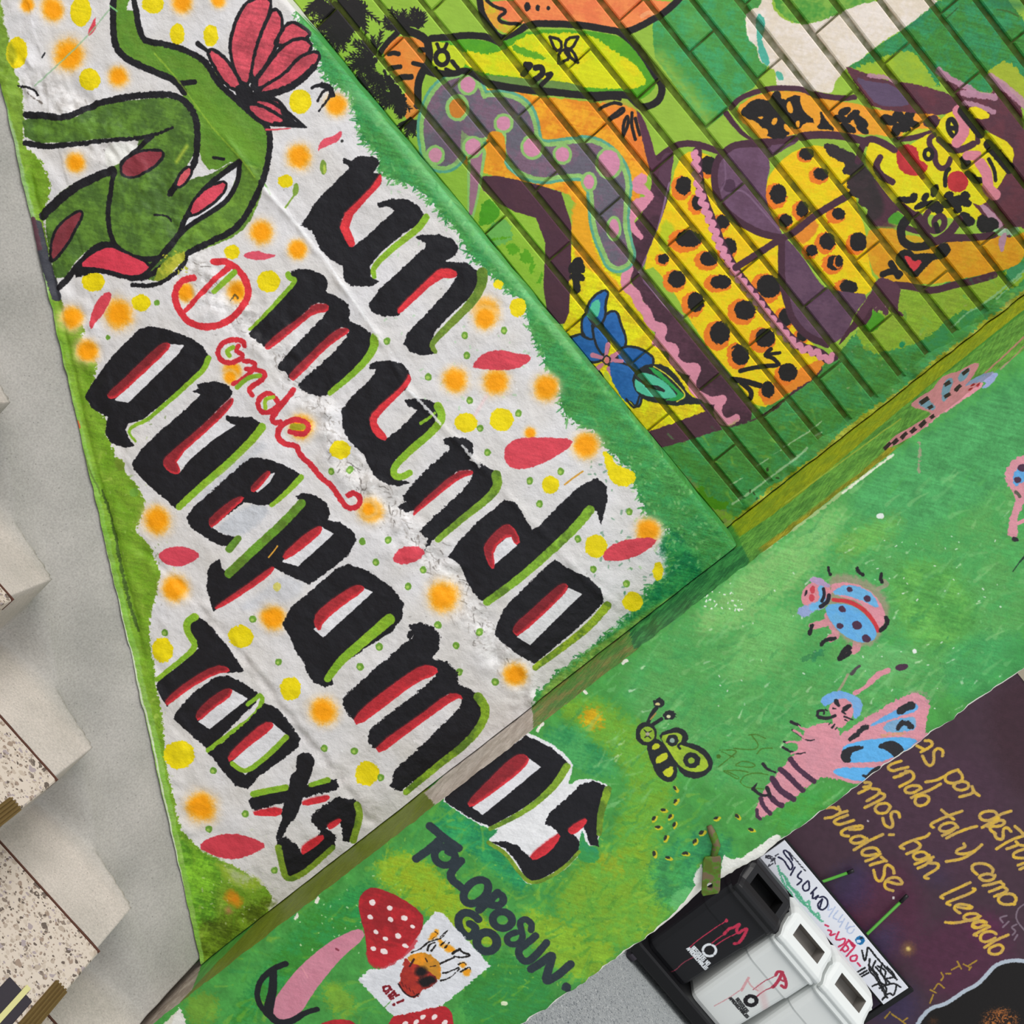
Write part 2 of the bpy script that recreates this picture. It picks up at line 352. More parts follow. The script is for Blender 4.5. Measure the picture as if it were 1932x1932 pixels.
c.stroke(BK, '150,815 270,840 420,825 600,800 760,790 880,765 980,725', 30, rough=1.8, w2=12); c.stroke(BK, '860,770 790,840 720,900 690,940', 26, w2=16)
c.stroke(BK, '650,970 500,1030 370,1110 270,1200 250,1230', 38, rough=1.6, w2=50); c.stroke(BK, '655,980 640,1080 620,1180 622,1290 650,1390 720,1450 820,1480 910,1475 990,1390 1040,1260 1110,1130 1200,1030 1340,930 1365,920', 26, rough=1.2)
c.stroke(BK, '640,1395 580,1390 520,1430 430,1530 340,1640', 28, rough=1.2); c.stroke(BK, '440,1560 540,1530 660,1560 780,1590 870,1570 960,1490 1060,1440 1050,1500 980,1580 880,1630 760,1625', 34, rough=2, w2=20)
c.stroke(BK, '1360,930 1350,1040 1280,1150 1180,1220 1060,1290 1010,1350 900,1480 830,1560', 24)
c.brush(['7FA83A', '4E7426', '8DB040', '5F8A2E'], '150,60 1500,1500', 0, 20, 4, 40, 83)
for t, k_ in (('700,930 780,870 870,860 930,870 860,950 780,1000 700,1000', '8E3842'), ('1000,1050 1030,980 1080,950 1070,1000 1020,1060', 'D25A62'), ('300,1480 310,1360 360,1270 450,1210 470,1220 410,1340 340,1450', '84353E'), ('1075,1220 1100,1150 1180,1070 1290,1030 1240,1120 1140,1200', 'D94A5C'), ('450,1520 540,1440 630,1405 700,1440 860,1510 820,1560 740,1570 640,1540 540,1520', 'D83F52')):
    P_ = c.pts(t); c.poly(BK, (P_ - P_.mean(0)) * 1.0 + P_.mean(0), rough=0) if 0 else None
    ck = (c.cx, c.cy, c.ck); c.crop(0, 0, 1); c.stroke(BK, np.vstack([P_, P_[:1]]), 10, rough=.8); c.poly(k_, P_, var=.12); c.crop(*ck)
c.poly('8A9A2A', '940,1480 1040,1430 1060,1460 960,1580 880,1610 900,1550', rough=3, c2='B8B838'); c.specks('B8B838', '900,1420 1060,1560', 30, 2, 41)
c.stroke('D8E04A', '1000,920 1060,830', 14, op=.6, soft=6); c.stroke('9FC23A', '870,300 1000,440 1180,700 1370,900 1450,1010', 7, op=.6, rough=1.5); c.stroke('7FC07A', '620,30 660,60', 8)
c.stroke(BK, '1210,895 1270,905', 14); c.stroke(BK, '880,1225 950,1225 970,1260', 10, rough=1.5)
for t in ('1390,480 1330,380 1310,250 1360,90 1420,0 1540,-20 1500,120 1440,280 1420,420', '1430,450 1450,300 1510,140 1560,40 1600,120 1560,250 1490,370', '1570,240 1640,120 1720,160 1760,200 1620,240', '1440,490 1560,320 1640,240 1730,220 1770,270 1640,400 1540,480', '1460,520 1620,430 1700,330 1810,290 1790,360 1680,460 1560,520', '1370,510 1290,480 1220,370 1180,280 1260,320 1330,420', '1430,570 1560,560 1620,640 1650,690 1540,650', '1400,600 1460,600 1560,650 1620,690 1560,700 1480,680'):
    P_ = c.pts(t); ck = (c.cx, c.cy, c.ck); c.crop(0, 0, 1); c.stroke(BK, np.vstack([P_, P_[:1]]), 12, rough=1.2); c.poly('C24B58', P_, c2='D2505E', var=.22); c.crop(*ck)
c.poly(BK, '1330,490 1400,470 1440,520 1420,600 1380,590 1340,540', rough=1); c.stroke(BK, '1120,245 1180,290', 26, w2=16); c.stroke(BK, '1780,380 1680,480 1560,530 1430,545', 34, rough=1.6); c.stroke(BK, '1420,560 1520,560 1640,640 1730,720', 22, w2=14); c.stroke(BK, '1560,700 1640,715 1740,722', 20, w2=8); c.poly(BK, '1570,570 1620,620 1660,680 1740,720 1640,715 1560,700 1620,690', rough=1); c.stroke(PR, '1510,735 1580,735 1650,728', 9, w2=4)
c.stroke(BK, '100,490 180,500 210,540', 10, rough=2); c.stroke('5A5048', '160,530 190,560 240,590', 6, rough=2, op=.7)
# ---- big black lettering: UN / MUNDO / QUEPAMOS / TODOS, with red and lime sides
def L(crop, black, whites=(), reds=(), limes=(), wd=DR, bk=BK, cv=None, rough=2.0):
    q = cv or c
    q.crop(*crop)
    if black: q.poly(bk, black, rough=rough, var=.2, sm=0, grow=.5)
    for w in whites: q.poly(WH, w, rough=1, sm=0, grow=1.2)
    for r in reds:
        P_ = q.pts(r); q.crop(0, 0, 1); q.poly(RD, P_, rough=.7, var=.12); q.poly(wd, P_ + [-1.8, -2.2], rough=1.2, soft=5, op=.8, var=.2, grow=-1.2); q.crop(*crop)
    for l in limes:
        t, w, w2 = l[:3]; w *= 1.28; w2 *= 1.22
        q.stroke(LM if len(l) < 4 else l[3], t, w, w2=w2, rough=.9, c2=DG if len(l) > 3 else '7FAE2A', var=.2)
T2, T5, T4, T6, Z4 = (500, 0, 2.76), (550, 600, 2.76), (100, 550, 3.22), (250, 1100, 2.76), (400, 400, 3.4125)
L(T2, '405,825 445,835 480,812 570,816 592,845 572,880 560,900 600,905 602,955 500,1050 390,1140 455,1287 560,1200 640,1125 672,1095 640,1072 590,1080 584,1058 660,1035 740,1040 800,1075 823,1115 800,1160 700,1225 600,1310 542,1385 545,1440 590,1465 545,1490 445,1487 412,1460 400,1385 340,1350 285,1300 240,1200 180,1172 215,1125 250,1060 370,940 440,870 405,845', (), ('602,900 604,955 560,1000 418,1155 466,1265 450,1287 428,1280 370,1150 540,990 582,930',), (('835,1130 800,1185 700,1258 600,1348 555,1400 566,1440', 26, 18),), wd='E23A40')
L(T2, '775,1235 810,1225 900,1222 975,1245 1002,1290 985,1330 930,1360 1040,1368 1100,1405 1112,1460 1070,1540 960,1640 880,1730 862,1790 885,1840 820,1852 750,1830 722,1790 735,1740 860,1610 955,1505 996,1440 980,1410 910,1402 870,1435 780,1540 690,1642 620,1646 550,1622 538,1580 600,1500 720,1390 830,1290 838,1262', (), ('690,1635 712,1622 905,1442 985,1447 1002,1420 960,1398 905,1400 860,1440 690,1605',), (('1128,1420 1130,1480 1080,1570 980,1670 890,1760 862,1800 885,1832', 40, 16, '7E9A35'),), wd='E23A40')
c.crop(0, 0, 1)
c.poly(BK, '546,513 558,508 582,509 602,514 615,526 617,538 610,551 631,558 652,570 659,588 655,606 670,611 693,623 702,637 693,664 680,688 659,708 640,722 619,741 605,748 580,742 559,729 575,712 609,683 640,652 657,630 652,618 637,618 605,649 576,681 547,714 541,702 519,695 546,664 576,631 617,590 614,573 593,570 564,599 532,629 502,657 488,643 473,634 468,626 497,596 526,564 555,535 560,526 549,520', rough=2.4, var=.16)
L(Z4, None, (), ('350,885 350,850 460,750 600,650 650,590 745,593 742,640 650,652 560,722 380,882', '500,1045 620,920 720,820 810,750 865,748 882,770 800,822 700,902 530,1087 505,1075'), (('485,400 492,425 545,438 440,545 340,660 238,755', 26, 14),))
L(T5, None, (), (), (('430,105 425,165 350,262 195,390', 34, 20),))
L(T5, '405,245 440,228 510,222 570,238 605,275 617,320 590,370 500,450 440,520 436,555 480,640 560,580 640,500 652,478 600,457 588,430 640,418 720,430 775,465 785,510 740,570 640,650 540,740 512,790 540,830 610,858 560,874 500,867 430,822 400,770 375,712 300,640 262,560 256,480 320,400 400,330 430,290 438,266 408,264', (), ('610,288 622,330 560,400 445,512 440,556 497,620 480,642 430,612 402,545 420,490 560,370 600,320',), (('760,460 788,515 740,585 620,685 528,775 530,822 570,832 612,806', 30, 24), ('745,495 715,520 672,548', 9, 12)), wd='E23A40')
L(T5, '785,635 830,620 900,628 942,662 938,705 925,742 1000,768 1060,805 1072,850 1030,925 930,1000 820,1090 740,1150 695,1205 712,1150 668,1112 700,1075 800,980 900,890 945,822 932,795 870,793 820,838 740,910 640,1002 600,1012 548,985 590,962 578,930 640,850 740,755 815,690 820,665 795,655', (), ('628,1035 640,990 850,803 935,793 943,815 880,832 800,892 650,1015',), (('1064,820 1072,875 1030,935 900,1035 760,1155', 36, 22, '86AE32'),), wd=DR, rough=3)
L(T5, '1590,836 1637,880 1643,950 1610,1072 1590,1010 1560,992 1450,1105 1330,1222 1180,1352 1050,1455 990,1475 940,1425 900,1350 870,1280 815,1245 865,1170 960,1070 1050,1000 1105,948 1165,963 1212,1040 1250,1105 1290,1085 1400,970 1500,878', ('1055,1282 1045,1210 1140,1130 1168,1187',), ('1000,1180 1090,1083 1145,1076 1192,1165 1165,1187 1135,1125 1045,1205 1057,1302 1035,1307 1003,1230',), (('1552,1000 1480,1090 1330,1232 1180,1362 1015,1482', 34, 30, '8DBE35'),))
L(T5, '1370,1262 1440,1308 1540,1350 1612,1418 1624,1480 1540,1570 1400,1690 1262,1803 1180,1752 1100,1690 1057,1650 1070,1590 1110,1510 1200,1420 1300,1320', ('1440,1410 1507,1440 1240,1702 1175,1662',), ('1425,1383 1442,1405 1400,1460 1182,1662 1150,1642 1158,1600 1250,1520 1380,1400',), (('1642,1500 1560,1600 1430,1705 1268,1822', 30, 24, 'A6C42E'),), wd='6E1E26')
L(T4, '590,213 660,223 760,253 850,288 917,340 947,390 920,460 840,540 740,620 640,700 540,778 462,800 440,840 468,900 502,935 430,947 360,920 323,870 330,800 340,760 300,742 240,702 203,640 240,560 300,480 370,390 470,290 530,230', ('720,323 794,330 770,370 460,672 388,657 700,350',), ('690,308 722,320 690,370 560,490 400,642 350,652 336,622 440,530 560,408 650,328',), (('947,405 920,475 820,565 700,672 570,785 480,818 460,860 505,908', 24, 10),), wd='6E2228', rough=1.6)
L(T4, '852,606 892,590 878,562 980,546 1060,563 1092,610 1075,645 980,740 870,850 770,950 700,1010 742,1092 765,1108 850,1000 980,890 1102,812 1050,777 1058,757 1130,763 1210,763 1262,800 1240,850 1150,950 1000,1090 850,1212 745,1315 690,1262 600,1190 540,1130 498,1080 483,1040 540,960 640,860 780,740 880,650 900,626', ('770,1078 728,1020 860,905 1000,790 1105,812 980,892 850,1000',), ('1080,648 1102,650 1086,700 980,808 740,1020 778,1085 755,1112 700,1092 666,1040 700,990 860,858 960,768',), (('1272,822 1230,882 1080,1032 900,1182 768,1308', 34, 30),), wd='7E242B', rough=1.8)
c.crop(*T4); c.poly('CBCED4', '980,1445 1170,1290 1330,1310 1260,1400 1140,1490 1060,1480', rough=3, soft=8); c.poly('C4C8D0', '860,1260 1270,900 1300,960 920,1270', rough=3, soft=14, op=.6); c.poly('C9CDD6', '1250,1840 1400,1700 1560,1790 1350,1932 1100,1932', soft=12, op=.5)
L(T4, '1215,1008 1300,1018 1400,1048 1500,1108 1507,1140 1430,1210 1320,1292 1250,1292 1160,1278 1080,1340 960,1432 1020,1467 1133,1497 1080,1550 1000,1532 900,1472 840,1430 812,1370 860,1308 960,1220 1080,1110 1150,1048', ('1345,1103 1320,1150 1245,1217 1228,1202 1300,1120',), ('1300,1088 1328,1095 1300,1140 1228,1217 1203,1210 1208,1180', '1140,1243 1168,1255 1080,1332 970,1437 948,1410 958,1370 1080,1270'), (('1508,1128 1420,1222 1328,1298', 26, 18), ('1128,1498 1073,1562', 28, 34, '6FA035')), wd='6E2228')
L(T4, '1478,1243 1510,1223 1590,1235 1662,1285 1682,1340 1672,1385 1750,1403 1832,1463 1842,1510 1790,1600 1680,1690 1560,1777 1480,1742 1370,1682 1340,1670 1220,1770 1080,1870 980,1937 955,1870 933,1790 943,1700 963,1650 1015,1623 1030,1680 1055,1700 1150,1620 1300,1490 1440,1380 1525,1290 1500,1262', ('1640,1433 1703,1470 1490,1662 1400,1637',), ('1600,1428 1642,1425 1620,1480 1420,1632 1393,1602 1500,1500', '1328,1672 1352,1672 1320,1720 1180,1820 1000,1930 985,1915 1140,1810'), (('1512,1285 1400,1405 1230,1560 1070,1712', 36, 40, '6FA52E'),), wd='A82E34')
c.stroke('E8A83A', '1365,1545 1340,1580 1312,1612', 7)
L(T6, '828,125 900,65 978,0 1058,-70 1118,-102 1228,-62 1348,20 1410,100 1405,175 1350,250 1200,345 1090,420 1035,480 1045,525 1000,540 940,510 905,450 895,410 850,350 825,275 783,212', ('1205,27 1246,47 995,277 947,238 1080,120',), ('1160,8 1207,15 1202,42 1100,110 992,200 978,250 945,217 958,150 1050,78',), (('1340,185 1200,305 1080,405 1015,498', 40, 28),), wd='9A2A30')
L(T6, '1440,215 1500,203 1570,223 1602,280 1592,340 1560,388 1640,408 1692,460 1692,530 1740,540 1810,588 1847,640 1830,720 1740,820 1600,930 1480,1022 1400,1078 1345,1055 1368,970 1480,870 1600,750 1700,650 1718,602 1690,578 1640,580 1500,695 1350,805 1258,862 1228,820 1238,760 1350,670 1480,570 1580,482 1587,440 1520,428 1400,495 1250,615 1152,707 1100,652 1093,600 1200,500 1350,370 1460,280 1472,252 1442,300 1430,265 1450,240', (), ('1150,700 1172,742 1300,650 1480,510 1592,468 1582,430 1510,423 1420,480 1250,605', '1262,850 1290,888 1400,802 1550,692 1690,592 1722,605 1705,575 1640,573 1500,685'), (('1800,590 1842,645 1825,725 1740,830 1600,940 1425,1085', 34, 24, '93BB2E'),), wd='B02C34', rough=3)
L(T6, '350,178 380,193 440,258 520,358 584,455 500,462 460,430 380,470 260,560 185,637 150,580 128,530 140,500 240,430 345,340 300,260 310,200', (), ('180,637 175,602 300,500 440,423 502,433 512,457 440,467 300,545 200,622',), (('330,172 286,198 290,260 342,328 240,412 132,498', 28, 18),))
L(T6, '430,488 500,478 560,508 652,570 642,620 560,700 450,810 395,862 320,800 260,740 216,702 240,658 320,570', ('525,555 597,600 400,757 348,720',), ('500,543 527,553 500,600 420,650 345,722 328,682 380,620 450,568',), (('600,630 640,600 668,575 682,615 640,690 540,762 398,868', 14, 22),), wd='6E2228')
L(T6, '690,623 740,638 800,698 872,810 862,850 760,932 660,1002 600,1067 540,1052 480,980 420,902 396,882 480,820 600,718', ('735,728 803,790 590,992 520,930',), ('690,718 742,725 720,762 600,850 510,932 498,900 560,830',), (('802,800 700,902 590,988 522,935', 20, 18),), wd='B03038')
c.crop(*T6); c.stroke(BK, '902,925 890,1000 850,1100 815,1200 765,1315', 84, w2=30, rough=1.8); c.stroke(BK, '650,1140 760,1110 900,1080 1045,1045', 70, w2=52, rough=3)
L(T6, None, (), ('632,1185 780,1160 780,1210 640,1208', '885,1130 1020,1098 1032,1112 1000,1135 890,1155'), (('632,1095 700,1080 800,1062', 24, 24), ('928,1048 1020,1020', 16, 22)), wd='D2303A'); c.stroke(BK, '870,1020 850,1100 815,1200', 84, w2=70, rough=1.5)
L(T6, '1080,1108 1160,1128 1188,1190 1160,1270 1130,1342 1098,1335 1095,1270 1080,1240 1020,1258 1010,1272 1062,1310 1050,1370 960,1440 880,1502 808,1537 780,1450 753,1370 758,1328 800,1318 860,1360 882,1402 960,1332 982,1285 938,1240 932,1208 1000,1150', (), ('878,1398 892,1412 1000,1332 992,1300 890,1358', '1013,1255 1080,1218 1092,1235 1030,1282'), (('1172,1150 1188,1205 1150,1335', 24, 26, '8AA830'), ('762,1372 780,1460 802,1545 870,1522 960,1452 1045,1370', 24, 20, '8AA830')), wd='D2303A', rough=3)
# ---- the red handwritten word between them
c.crop(0, 0, 3.019)
c.stroke(RD, '1215,1490 1290,1488 1370,1550 1417,1640 1390,1740 1300,1832 1190,1870 1080,1842 1010,1750 1000,1660 1045,1592 1105,1585', 34, rough=1.5); c.stroke(RD, '1300,1520 1200,1610 1060,1770', 30, w2=22, rough=1.2); c.stroke(LM, '1330,1550 1215,1662', 30, w2=22, c2='7FAE2A'); c.stroke('3A3A34', '1310,1710 1330,1670 1350,1700', 10, op=.7, rough=2)
c.crop(*T4)
for t, w in (('1165,330 1165,298 1060,290 1000,350 1010,410 1070,440 1140,415 1162,385 1110,360 1130,330', 26), ('1165,422 1245,430 1220,480 1150,540 1100,560', 24), ('1180,470 1290,480 1290,530 1185,590 1215,632', 26), ('1385,690 1330,612 1262,632 1245,700 1290,745 1370,700 1450,620', 27), ('1462,600 1360,730 1330,775 1350,798 1385,792', 28),
             ('1440,850 1520,872 1562,830 1520,780 1440,778 1370,830 1366,890 1420,932 1480,930 1505,1000 1580,1062 1620,1122 1700,1182 1742,1252 1790,1318 1850,1308 1874,1260 1832,1218 1795,1236', 30)): c.stroke(RD, t, w, rough=1.4, c2='C82C38')
c.stroke('8DB52E', '1095,340 1055,360 1075,390', 24); c.stroke('8DB52E', '1262,510 1190,520 1120,582', 24, c2='7FA82E'); c.stroke('9DBE2E', '1345,640 1290,652 1296,708', 20); c.stroke('A8A020', '1460,822 1515,822', 36, rough=1)
# white ridges where the plaster courses meet (bare plaster showing through)
for t in ('500,355 530,390 560,425 585,455', '600,470 625,505 650,545 690,600 715,640', '770,735 800,765 830,800', '872,842 905,880'): c.crop(0, 0, 1); c.stroke('EFEEEE', t, 4, rough=2.5, op=.8)
# ------------------------------------------------------------------ mural on the column (front and return)
c = C_COL
c.crop(0, 0, 1)
def wash(q, col, t, soft=30, op=.7, c2=None, rough=12, var=.2): q.poly(col, t, soft=soft, op=op, c2=c2, rough=rough, var=var, sm=2)
c.b *= (1 + .14 * c.n3 + .08 * c.n1)[..., None]
wash(c, '62AE5C', '1380,1080 1600,930 1932,690 1990,900 1932,1250 1700,1350 1500,1500 1350,1500 1200,1350 1150,1280', 30, .8, '4C9E55')
wash(c, '97CC77', '1330,1130 1450,1040 1560,960 1600,960 1560,1040 1480,1130 1400,1180 1310,1200', 24, .75, '7DBB66')
wash(c, '86C66F', '1400,1180 1480,1130 1520,1180 1450,1280 1350,1290', 24, .5)
wash(c, '3F9658', '1590,930 1760,800 1932,690 1990,700 1932,900 1750,1000 1640,1010', 26, .6, '4FA562')
wash(c, '4A9A3C', '1680,1060 1800,1060 1860,1180 1750,1240 1680,1160', 24, .5, '7AB848')
wash(c, '7DC078', '1560,1240 1680,1210 1760,1250 1640,1300', 24, .4)
wash(c, '3A9858', '1760,1230 1932,1180 1960,1260 1800,1350', 20, .5)
wash(c, '90C24A', '1560,1020 1700,960 1700,1000 1600,1060', 20, .4)
wash(c, '52A83E', '1470,1520 1540,1480 1620,1520 1500,1580 1440,1560', 20, .7, '3E9A44')
wash(c, '2F9458', '1010,1390 1090,1350 1190,1400 1160,1480 1060,1440', 16, .8, '48A05A')
wash(c, '86B42A', '1040,1340 1100,1300 1200,1360 1280,1420 1260,1560 1190,1640 1150,1560 1200,1480 1130,1400', 20, .75, '6FAA34')
wash(c, 'D8A812', '1090,1350 1130,1335 1140,1360 1110,1380', 10, .8); wash(c, 'D9A60E', '1128,1616 1165,1610 1180,1650 1140,1650', 10, .85); wash(c, 'D9A60E', '1090,1330 1120,1340 1145,1375 1120,1370', 8, .6)
wash(c, '8DB42A', '1100,1620 1230,1560 1300,1680 1260,1760 1180,1800 1080,1760 1040,1700', 24, .8, '6FA834')
wash(c, '2C8A5A', '1240,1600 1330,1560 1390,1590 1370,1640 1300,1700 1250,1720 1220,1660', 18, .8, '3FA058')
wash(c, '1F8C5C', '800,1560 860,1530 920,1580 960,1620 1000,1670 990,1690 940,1650 880,1600', 12, .85, '2E9A5C')
wash(c, '1F8C5C', '820,1520 850,1510 1000,1600 990,1630 900,1570', 10, .6)
wash(c, 'A4B81E', '700,1640 750,1600 800,1620 880,1700 960,1780 900,1790 800,1720 740,1690', 16, .9, '8FB428')
wash(c, '93B628', '980,1700 1100,1760 1180,1800 1120,1850 1060,1840 1000,1780', 16, .8)
wash(c, '3B9130', '560,1740 640,1680 700,1700 690,1760 620,1800 540,1860 470,1932 420,1932', 20, .8, '2C8C44')
wash(c, '2C9048', '640,1690 690,1660 720,1690 700,1740 660,1740', 14, .7)
wash(c, '3A8E38', '860,1800 980,1800 1060,1880 1040,1960 880,1960', 18, .8, '2E8440')
wash(c, 'A0B42A', '600,1860 640,1850 680,1900 640,1932', 14, .5); wash(c, '9AAE2A', '350,1880 410,1870 410,1932 350,1932', 14, .5)
for s_, t, n, k_ in ((1, '1150,1000 1900,1500', 200, '7CC27A'), (2, '1150,1000 1900,1500', 160, '3C8E4C'), (3, '1350,1080 1850,1350', 46, 'DCEBD8'), (4, '700,1550 1300,1900', 170, 'A8CC4A'), (5, '450,1650 1300,1932', 170, '3A8434'), (6, '560,1650 760,1800', 50, 'BFE0A8'), (7, '1600,1000 1900,1150', 30, 'E4F0E0')): c.specks(k_, t, n, 2.2 if n > 60 else 1.6, 50 + s_, .45 if n > 60 else .8)
c.brush(['7CC478', '5DB060', '3F9450', '94CC80', '4FA84E'], '1050,900 1932,1600', 900, 34, 7, -40, 71, .35); c.brush(['A9C83A', '6FB03A', '3A8C38', '2F9050', '8FBE2E'], '380,1500 1320,1932', 700, 30, 7, -30, 72, .3, .5); c.brush(['D4EBCB', 'BFE2B0'], '1150,950 1900,1450', 60, 12, 3, -40, 73, .6)
c.specks('EEF2EA', '1320,1115 1400,1150', 26, 2, 61, .9); c.dot('E8EEE6', 1660, 973, 7, 5); c.dot('DDE6C0', 951, 1893, 6, 4); c.dot('EEF2EA', 1725, 1229, 4)
# bare plaster and grime at the foot of the column, below the stair line
c.poly('D9D6C6', '280,1960 338,1903 348,1925 358,1975', rough=3, sm=0)
c.poly('E5E3DC', '250,2100 337,1902 346,1920 352,1960 700,2500 300,2500', rough=3, sm=0)
c.poly('E9E8DF', '1362,1612 1380,1622 1400,1618 1452,1582 1470,1570 1472,1600 1370,1680 1359,1660', rough=2.5); c.poly('E4E6DC', '1326,1624 1312,1650 1306,1664 1314,1672 1308,1690 1300,1720 1270,1740 1330,1700', rough=3); c.poly('6CC070', '1262,1695 1290,1672 1320,1680 1312,1702 1290,1722 1270,1722', rough=6, soft=4, op=.8)
for t in ('596,1702 600,1696', '716,1594 722,1590', '556,1734 560,1728', '1014,1378 1022,1366', '1098,1302 1106,1308', '1174,1252 1182,1246'): c.stroke('E6E4D6', t, 5, rough=2)
# jagged light edge next to the return
c.stroke('B9C48A', '1440,1040 1480,1010 1540,968 1600,920 1680,862', 4, rough=2.5, op=.7); c.stroke('F0EFE0', '1590,930 1640,892 1685,858', 3, rough=1.5, op=.8)
# ---- O and S that continue the word
Z6 = (760, 1380, 2.6)
c.crop(*Z6)
c.poly('E9E9EA', '205,350 195,320 300,225 400,145 540,40 600,10 660,25 760,80 830,150 825,210 800,270 880,228 1000,255 1010,290 970,430 955,560 900,560 880,500 862,520 880,590 780,690 640,755 590,735 540,640 480,575 405,545 480,480 420,480 330,430', rough=2)
c.poly('3E9C50', '880,480 900,560 960,570 960,640 880,640 850,600 872,530', rough=3, c2='2E9060')
L(Z6, '570,50 600,25 650,43 740,88 802,150 792,200 740,270 600,370 430,467 360,442 280,392 213,350 203,320 260,268 400,160 480,100', ('615,133 672,175 390,407 343,375',), ('560,113 602,113 622,145 560,210 400,330 330,377 313,350 400,258 500,158',), (('802,172 740,275 600,392 428,478', 26, 16, '8AAE32'),), wd='7E242B', cv=c)
L(Z6, '930,243 992,268 987,310 962,400 952,500 957,562 918,557 890,470 878,458 830,500 862,540 862,580 780,670 640,742 598,722 560,640 500,570 418,543 500,540 560,560 620,620 700,560 762,500 740,470 698,455 718,400 800,330 870,263', (), ('640,637 618,610 760,498 772,520 720,592', '808,492 818,470 890,426 907,440 862,490 830,507'), (('418,545 500,592 568,690 622,748 702,728 800,662 864,590', 14, 12, '8AA830'), ('1004,285 968,400 962,500', 26, 20, '8CB030')), wd='C22E36', cv=c)
# ---- TOLOPOSUN GO.
TX = '2D373E'
def ring(q, col, x, y, rx, ry, rot, w, **k):
    a = np.linspace(0, 2 * np.pi, 17); cr, sr = math.cos(math.radians(rot)), math.sin(math.radians(rot))
    X = rx * np.cos(a); Y = ry * np.sin(a)
    q.stroke(col, np.stack([x + X * cr - Y * sr, y + X * sr + Y * cr], 1), w, sm=1, **k)
c.crop(350, 1450, 2.415)
c.stroke(TX, '1112,262 1175,315 1242,362', 34); c.stroke(TX, '1172,312 1115,365 1050,410', 34)
ring(c, TX, 1180, 398, 48, 42, 20, 30); c.stroke(TX, '1190,380 1232,400', 20)
c.stroke(TX, '1255,420 1190,490 1260,545', 32)
ring(c, TX, 1322, 562, 66, 44, -42, 32)
c.crop(900, 1600, 5.82)
c.stroke(TX, '20,680 120,590 225,490', 78); c.stroke(TX, '210,500 280,520 290,590 230,640 140,620', 74)
ring(c, TX, 275, 790, 108, 92, 10, 74)
c.stroke(TX, '590,900 600,830 530,775 465,810 480,890 505,980 450,1060 350,1060 320,1000 350,950 430,925', 62)
c.stroke(TX, '640,965 540,1050 440,1120 480,1230 560,1250 650,1170 760,1040', 72); c.stroke(TX, '590,1330 720,1250 830,1150 800,1280 735,1480 870,1410 1025,1275', 78); c.dot(TX, 980, 1530, 55, 45, rot=30, rough=2)
c.crop(650, 1650, 6.44)
c.stroke(TX, '1620,545 1560,480 1440,455 1370,540 1400,680 1500,770 1580,720 1590,640 1520,600', 86); ring(c, TX, 1725, 820, 125, 115, 15, 92)
# ---- toadstools and the pasted square
c.crop(350, 1450, 2.415)
c.poly('D48B9D', '800,728 818,770 720,850 650,930 580,1020 520,1120 450,1158 388,1132 388,1080 440,1000 520,900 640,800 740,745', rough=.6, c2='CB8294'); c.stroke('E59AA6', '530,905 555,950', 5)
c.stroke('8A3A4A', '685,822 695,828', 7)
c.stroke('1E2024', '455,888 390,915 335,970 322,1030 335,1080 370,1115', 24, w2=22); c.stroke('1E2024', '400,925 398,1000 380,1080 375,1110', 30, w2=44); c.stroke('1E2024', '375,1115 420,1162 490,1150 540,1112 600,1096', 34, w2=20)
for p_, k_ in (('830,545 880,546 980,588 1075,658 1084,700 1060,780 1010,860 930,907 840,892 825,830 820,760 790,650 788,590', 'A3262C'), ('930,1135 1000,1102 1170,1078 1212,1108 1218,1164 1240,1300 880,1300', 'B2262E'), ('600,1190 615,1160 690,1140 765,1150 790,1200 800,1300 560,1300', 'A02228')): c.poly(k_, p_, rough=.8, c2='B8282F', var=.1)
c.poly('D42C36', '1060,780 1010,860 930,907 840,892 830,860 930,860 1010,800', soft=8, op=.8)
c.crop(650, 1650, 6.44)
c.poly('E2E3E6', '1100,455 1190,480 1765,1110 1180,1590 590,1725 160,1275 300,1150 440,1150 700,1000 830,930 900,760 960,620', rough=3, sm=0)
c.poly('DEDFE4', '1100,460 1190,480 1760,1110 1200,1560 600,1715 165,1275 440,1155 700,1010', rough=1, sm=0, op=.8)
c.poly('C22A33', '690,1010 560,1100 440,1145 290,1110 250,900 600,900 900,760 820,930', rough=3, op=.75)
c.poly('B3262D', '880,760 950,560 880,430 400,160 180,300 170,500 260,780 260,1050 300,1110 440,1140 700,1000', rough=0, op=0)
for x, y, a, b in ((335, 340, 38, 34), (545, 407, 30, 26), (308, 518, 33, 28), (558, 543, 32, 27), (725, 525, 38, 30), (825, 630, 26, 18), (378, 700, 26, 22), (648, 745, 38, 30), (495, 780, 32, 22), (348, 900, 30, 26), (478, 935, 42, 30), (735, 865, 38, 22)): c.dot('F3E3E0', x, y, a, b, rot=25)
c.crop(350, 1450, 2.415)
c.poly('E2E3E6', '1120,690 1160,655 1385,905 1200,1050 920,1135 785,960 870,902 960,895 1060,800', rough=0, op=0)
for x, y in ((1080, 1132), (1133, 1132), (1050, 1155), (1000, 1162), (1180, 1158)): c.dot('F3E3E0', x, y, 14, 9, rot=-40)
c.crop(650, 1650, 6.44)
FL, SK = 'F0A01E', 'C8711E'
for t in ('1010,790 1060,720 1130,660 1140,740 1050,800', '1120,770 1180,800 1210,850 1180,910', '1200,860 1260,850 1330,890 1350,950 1230,940', '1390,1080 1440,1060 1480,1090 1430,1140', '1420,1200 1470,1150 1540,1150 1500,1240'): c.poly(FL, t, rough=2, soft=4)
